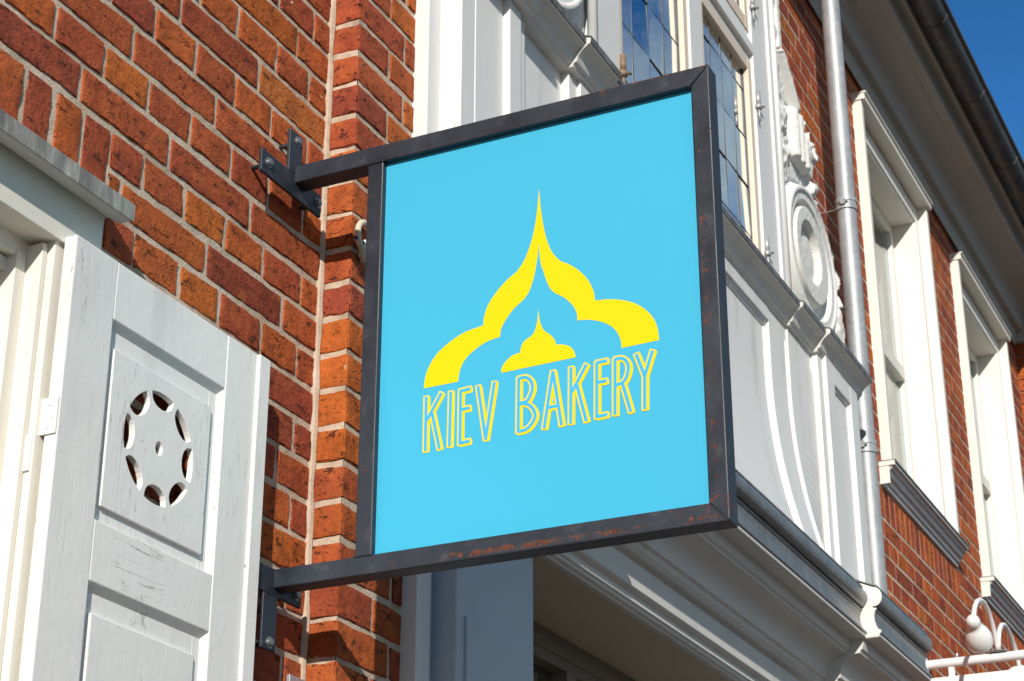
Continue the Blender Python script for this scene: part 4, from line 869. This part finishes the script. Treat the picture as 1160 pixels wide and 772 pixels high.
def lamp(sgn, label):
    b = (7.0, 1.393, 3.4385)
    t = thing('swan_neck_lamp', b, label, 'lamp', 'swan-neck lamps on the pole')
    P = [(6.997, 3.440), (6.990, 3.466), (6.9714, 3.500), (6.9397, 3.5384), (6.8947, 3.5702), (6.837, 3.5861), (6.775, 3.580), (6.715, 3.558), (6.668, 3.526), (6.640, 3.490), (6.628, 3.466)]
    fx = lambda x: 7.0 + sgn * (7.0 - x) * (-1) if sgn > 0 else x
    fx = (lambda x: x) if sgn < 0 else (lambda x: 14.0 - x)
    m = MB(); m.tube([(fx(x), 1.393, z) for x, z in P], .0088, 12); m.build('neck', 'enamel', t, smooth=True)
    m = MB(); m.box(6.978, 7.022, 1.360, 1.426, 3.4385, 3.4455); m.build('clamp', 'enamel', t, .0015)
    d = Vector((.80 * (-sgn), 0, -.52)); o = (fx(6.617), 1.393, 3.459)
    m = MB(); m.lathe([(.001, -.026), (.014, -.022), (.022, -.012), (.0255, .002), (.0225, .016), (.0205, .022), (.030, .034), (.040, .050), (.0465, .072), (.0475, .092), (.0450, .108), (.043, .112), (.040, .110), (.030, .09), (.001, .088)], o, d, 32)
    m.build('lamp_shade', 'enamel', t, smooth=True, auto=60)
lamp(-1, 'white swan-neck lamp with a bell shade on the near side of the board')
lamp(1, 'white swan-neck lamp curving over the far side of the board')

# ------------------------------------------------------------------ ground and sky
mb = MB(); mb.box(-150, 150, -1.2, 1.7, -.2, 0); tag(mb.build('pavement', 'flag'), kind='structure')
mb = MB(); mb.box(-150, 150, -1.35, -1.2, -.3, .004); tag(mb.build('kerb', 'kerb', None, .01), kind='structure')
mb = MB(); n = mb.verts([(-300, -300, -.125), (300, -300, -.125), (300, 300, -.125), (-300, 300, -.125)]); mb.face([n, n + 1, n + 2, n + 3])
tag(mb.build('road', 'road'), kind='structure')

SUN = Vector((2.306, 1.0, -1.153)).normalized()                  # the way the light travels
w = bpy.data.worlds.new('World'); SC.world = w; w.use_nodes = True
nt = w.node_tree; bg = nt.nodes['Background']; sk = N(nt, 'ShaderNodeTexSky'); sk.sky_type = 'NISHITA'; sk.sun_disc = False
sk.sun_elevation = math.asin(-SUN.z); sk.sun_rotation = math.atan2(-SUN.x, -SUN.y)
sk.air_density = 1.0; sk.dust_density = .0; sk.ozone_density = 1.0; sk.altitude = 0
gm = N(nt, 'ShaderNodeGamma'); gm.inputs[1].default_value = 2.0
L(nt, mixc(nt, 1.0, sk.outputs[0], (.333, .333, .333), 'MULTIPLY'), gm.inputs[0])
skyc = mixc(nt, 1.0, mixc(nt, 1.0, gm.outputs[0], (2.1, 4.0, 4.0), 'MULTIPLY'), (4.5, 4.35, 5.9), 'DARKEN')
tc = N(nt, 'ShaderNodeTexCoord'); sp = N(nt, 'ShaderNodeSeparateXYZ'); L(nt, tc.outputs['Generated'], sp.inputs[0])
mpp = N(nt, 'ShaderNodeMapping'); mpp.inputs['Scale'].default_value = (3.2, 3.2, 6.5); L(nt, tc.outputs['Generated'], mpp.inputs['Vector'])
cl = ramp(nt, noise_tex(nt, mpp.outputs['Vector'], 1.6, 8, .62, .4), [(.34, W0), (.60, W1)])  # clouds added out of view over the street, to pale pane reflections and fill
side = N(nt, 'ShaderNodeMapRange'); side.inputs[1].default_value = -.05; side.inputs[2].default_value = -.24; L(nt, sp.outputs['Y'], side.inputs[0])
L(nt, mixc(nt, math_n(nt, 'MULTIPLY', math_n(nt, 'MULTIPLY', cl, side.outputs[0]), .75), skyc, (5.4, 6.4, 6.7)), bg.inputs[0]); bg.inputs[1].default_value = SKY
ld = bpy.data.lights.new('sun', 'SUN'); ld.energy = SUNE; ld.angle = R(.53); ld.color = (1.0, .945, .86)
lo = bpy.data.objects.new('sun', ld); COL.objects.link(lo); lo.rotation_euler = SUN.to_track_quat('-Z', 'Y').to_euler(); lo.location = (-6, -4, 9)

# ------------------------------------------------------------------ camera
cd = bpy.data.cameras.new('camera'); cam = bpy.data.objects.new('camera', cd); COL.objects.link(cam); SC.camera = cam
th, az = R(24.1), R(25.7)
F = Vector((math.cos(az) * math.cos(th), math.sin(az) * math.cos(th), math.sin(th))); Rt = Vector((math.sin(az), -math.cos(az), 0)); U = Rt.cross(F)
cam.matrix_world = Matrix(((Rt.x, U.x, -F.x, 0), (Rt.y, U.y, -F.y, 0), (Rt.z, U.z, -F.z, 1.6), (0, 0, 0, 1)))
cd.sensor_width = 36; cd.lens = 2185 / 1160 * 36; cd.clip_end = 2000; cd.clip_start = .05
cd.dof.use_dof = True; cd.dof.focus_distance = 3.1; cd.dof.aperture_fstop = 20
vs = SC.view_settings; vs.view_transform = 'Standard'; vs.look = 'None'; vs.exposure = EXPO; vs.gamma = 1; vs.use_curve_mapping = False
SC.cycles.max_bounces = 8; SC.cycles.transparent_max_bounces = 12; SC.cycles.use_denoising = True
SC.cycles.sample_clamp_indirect = 6
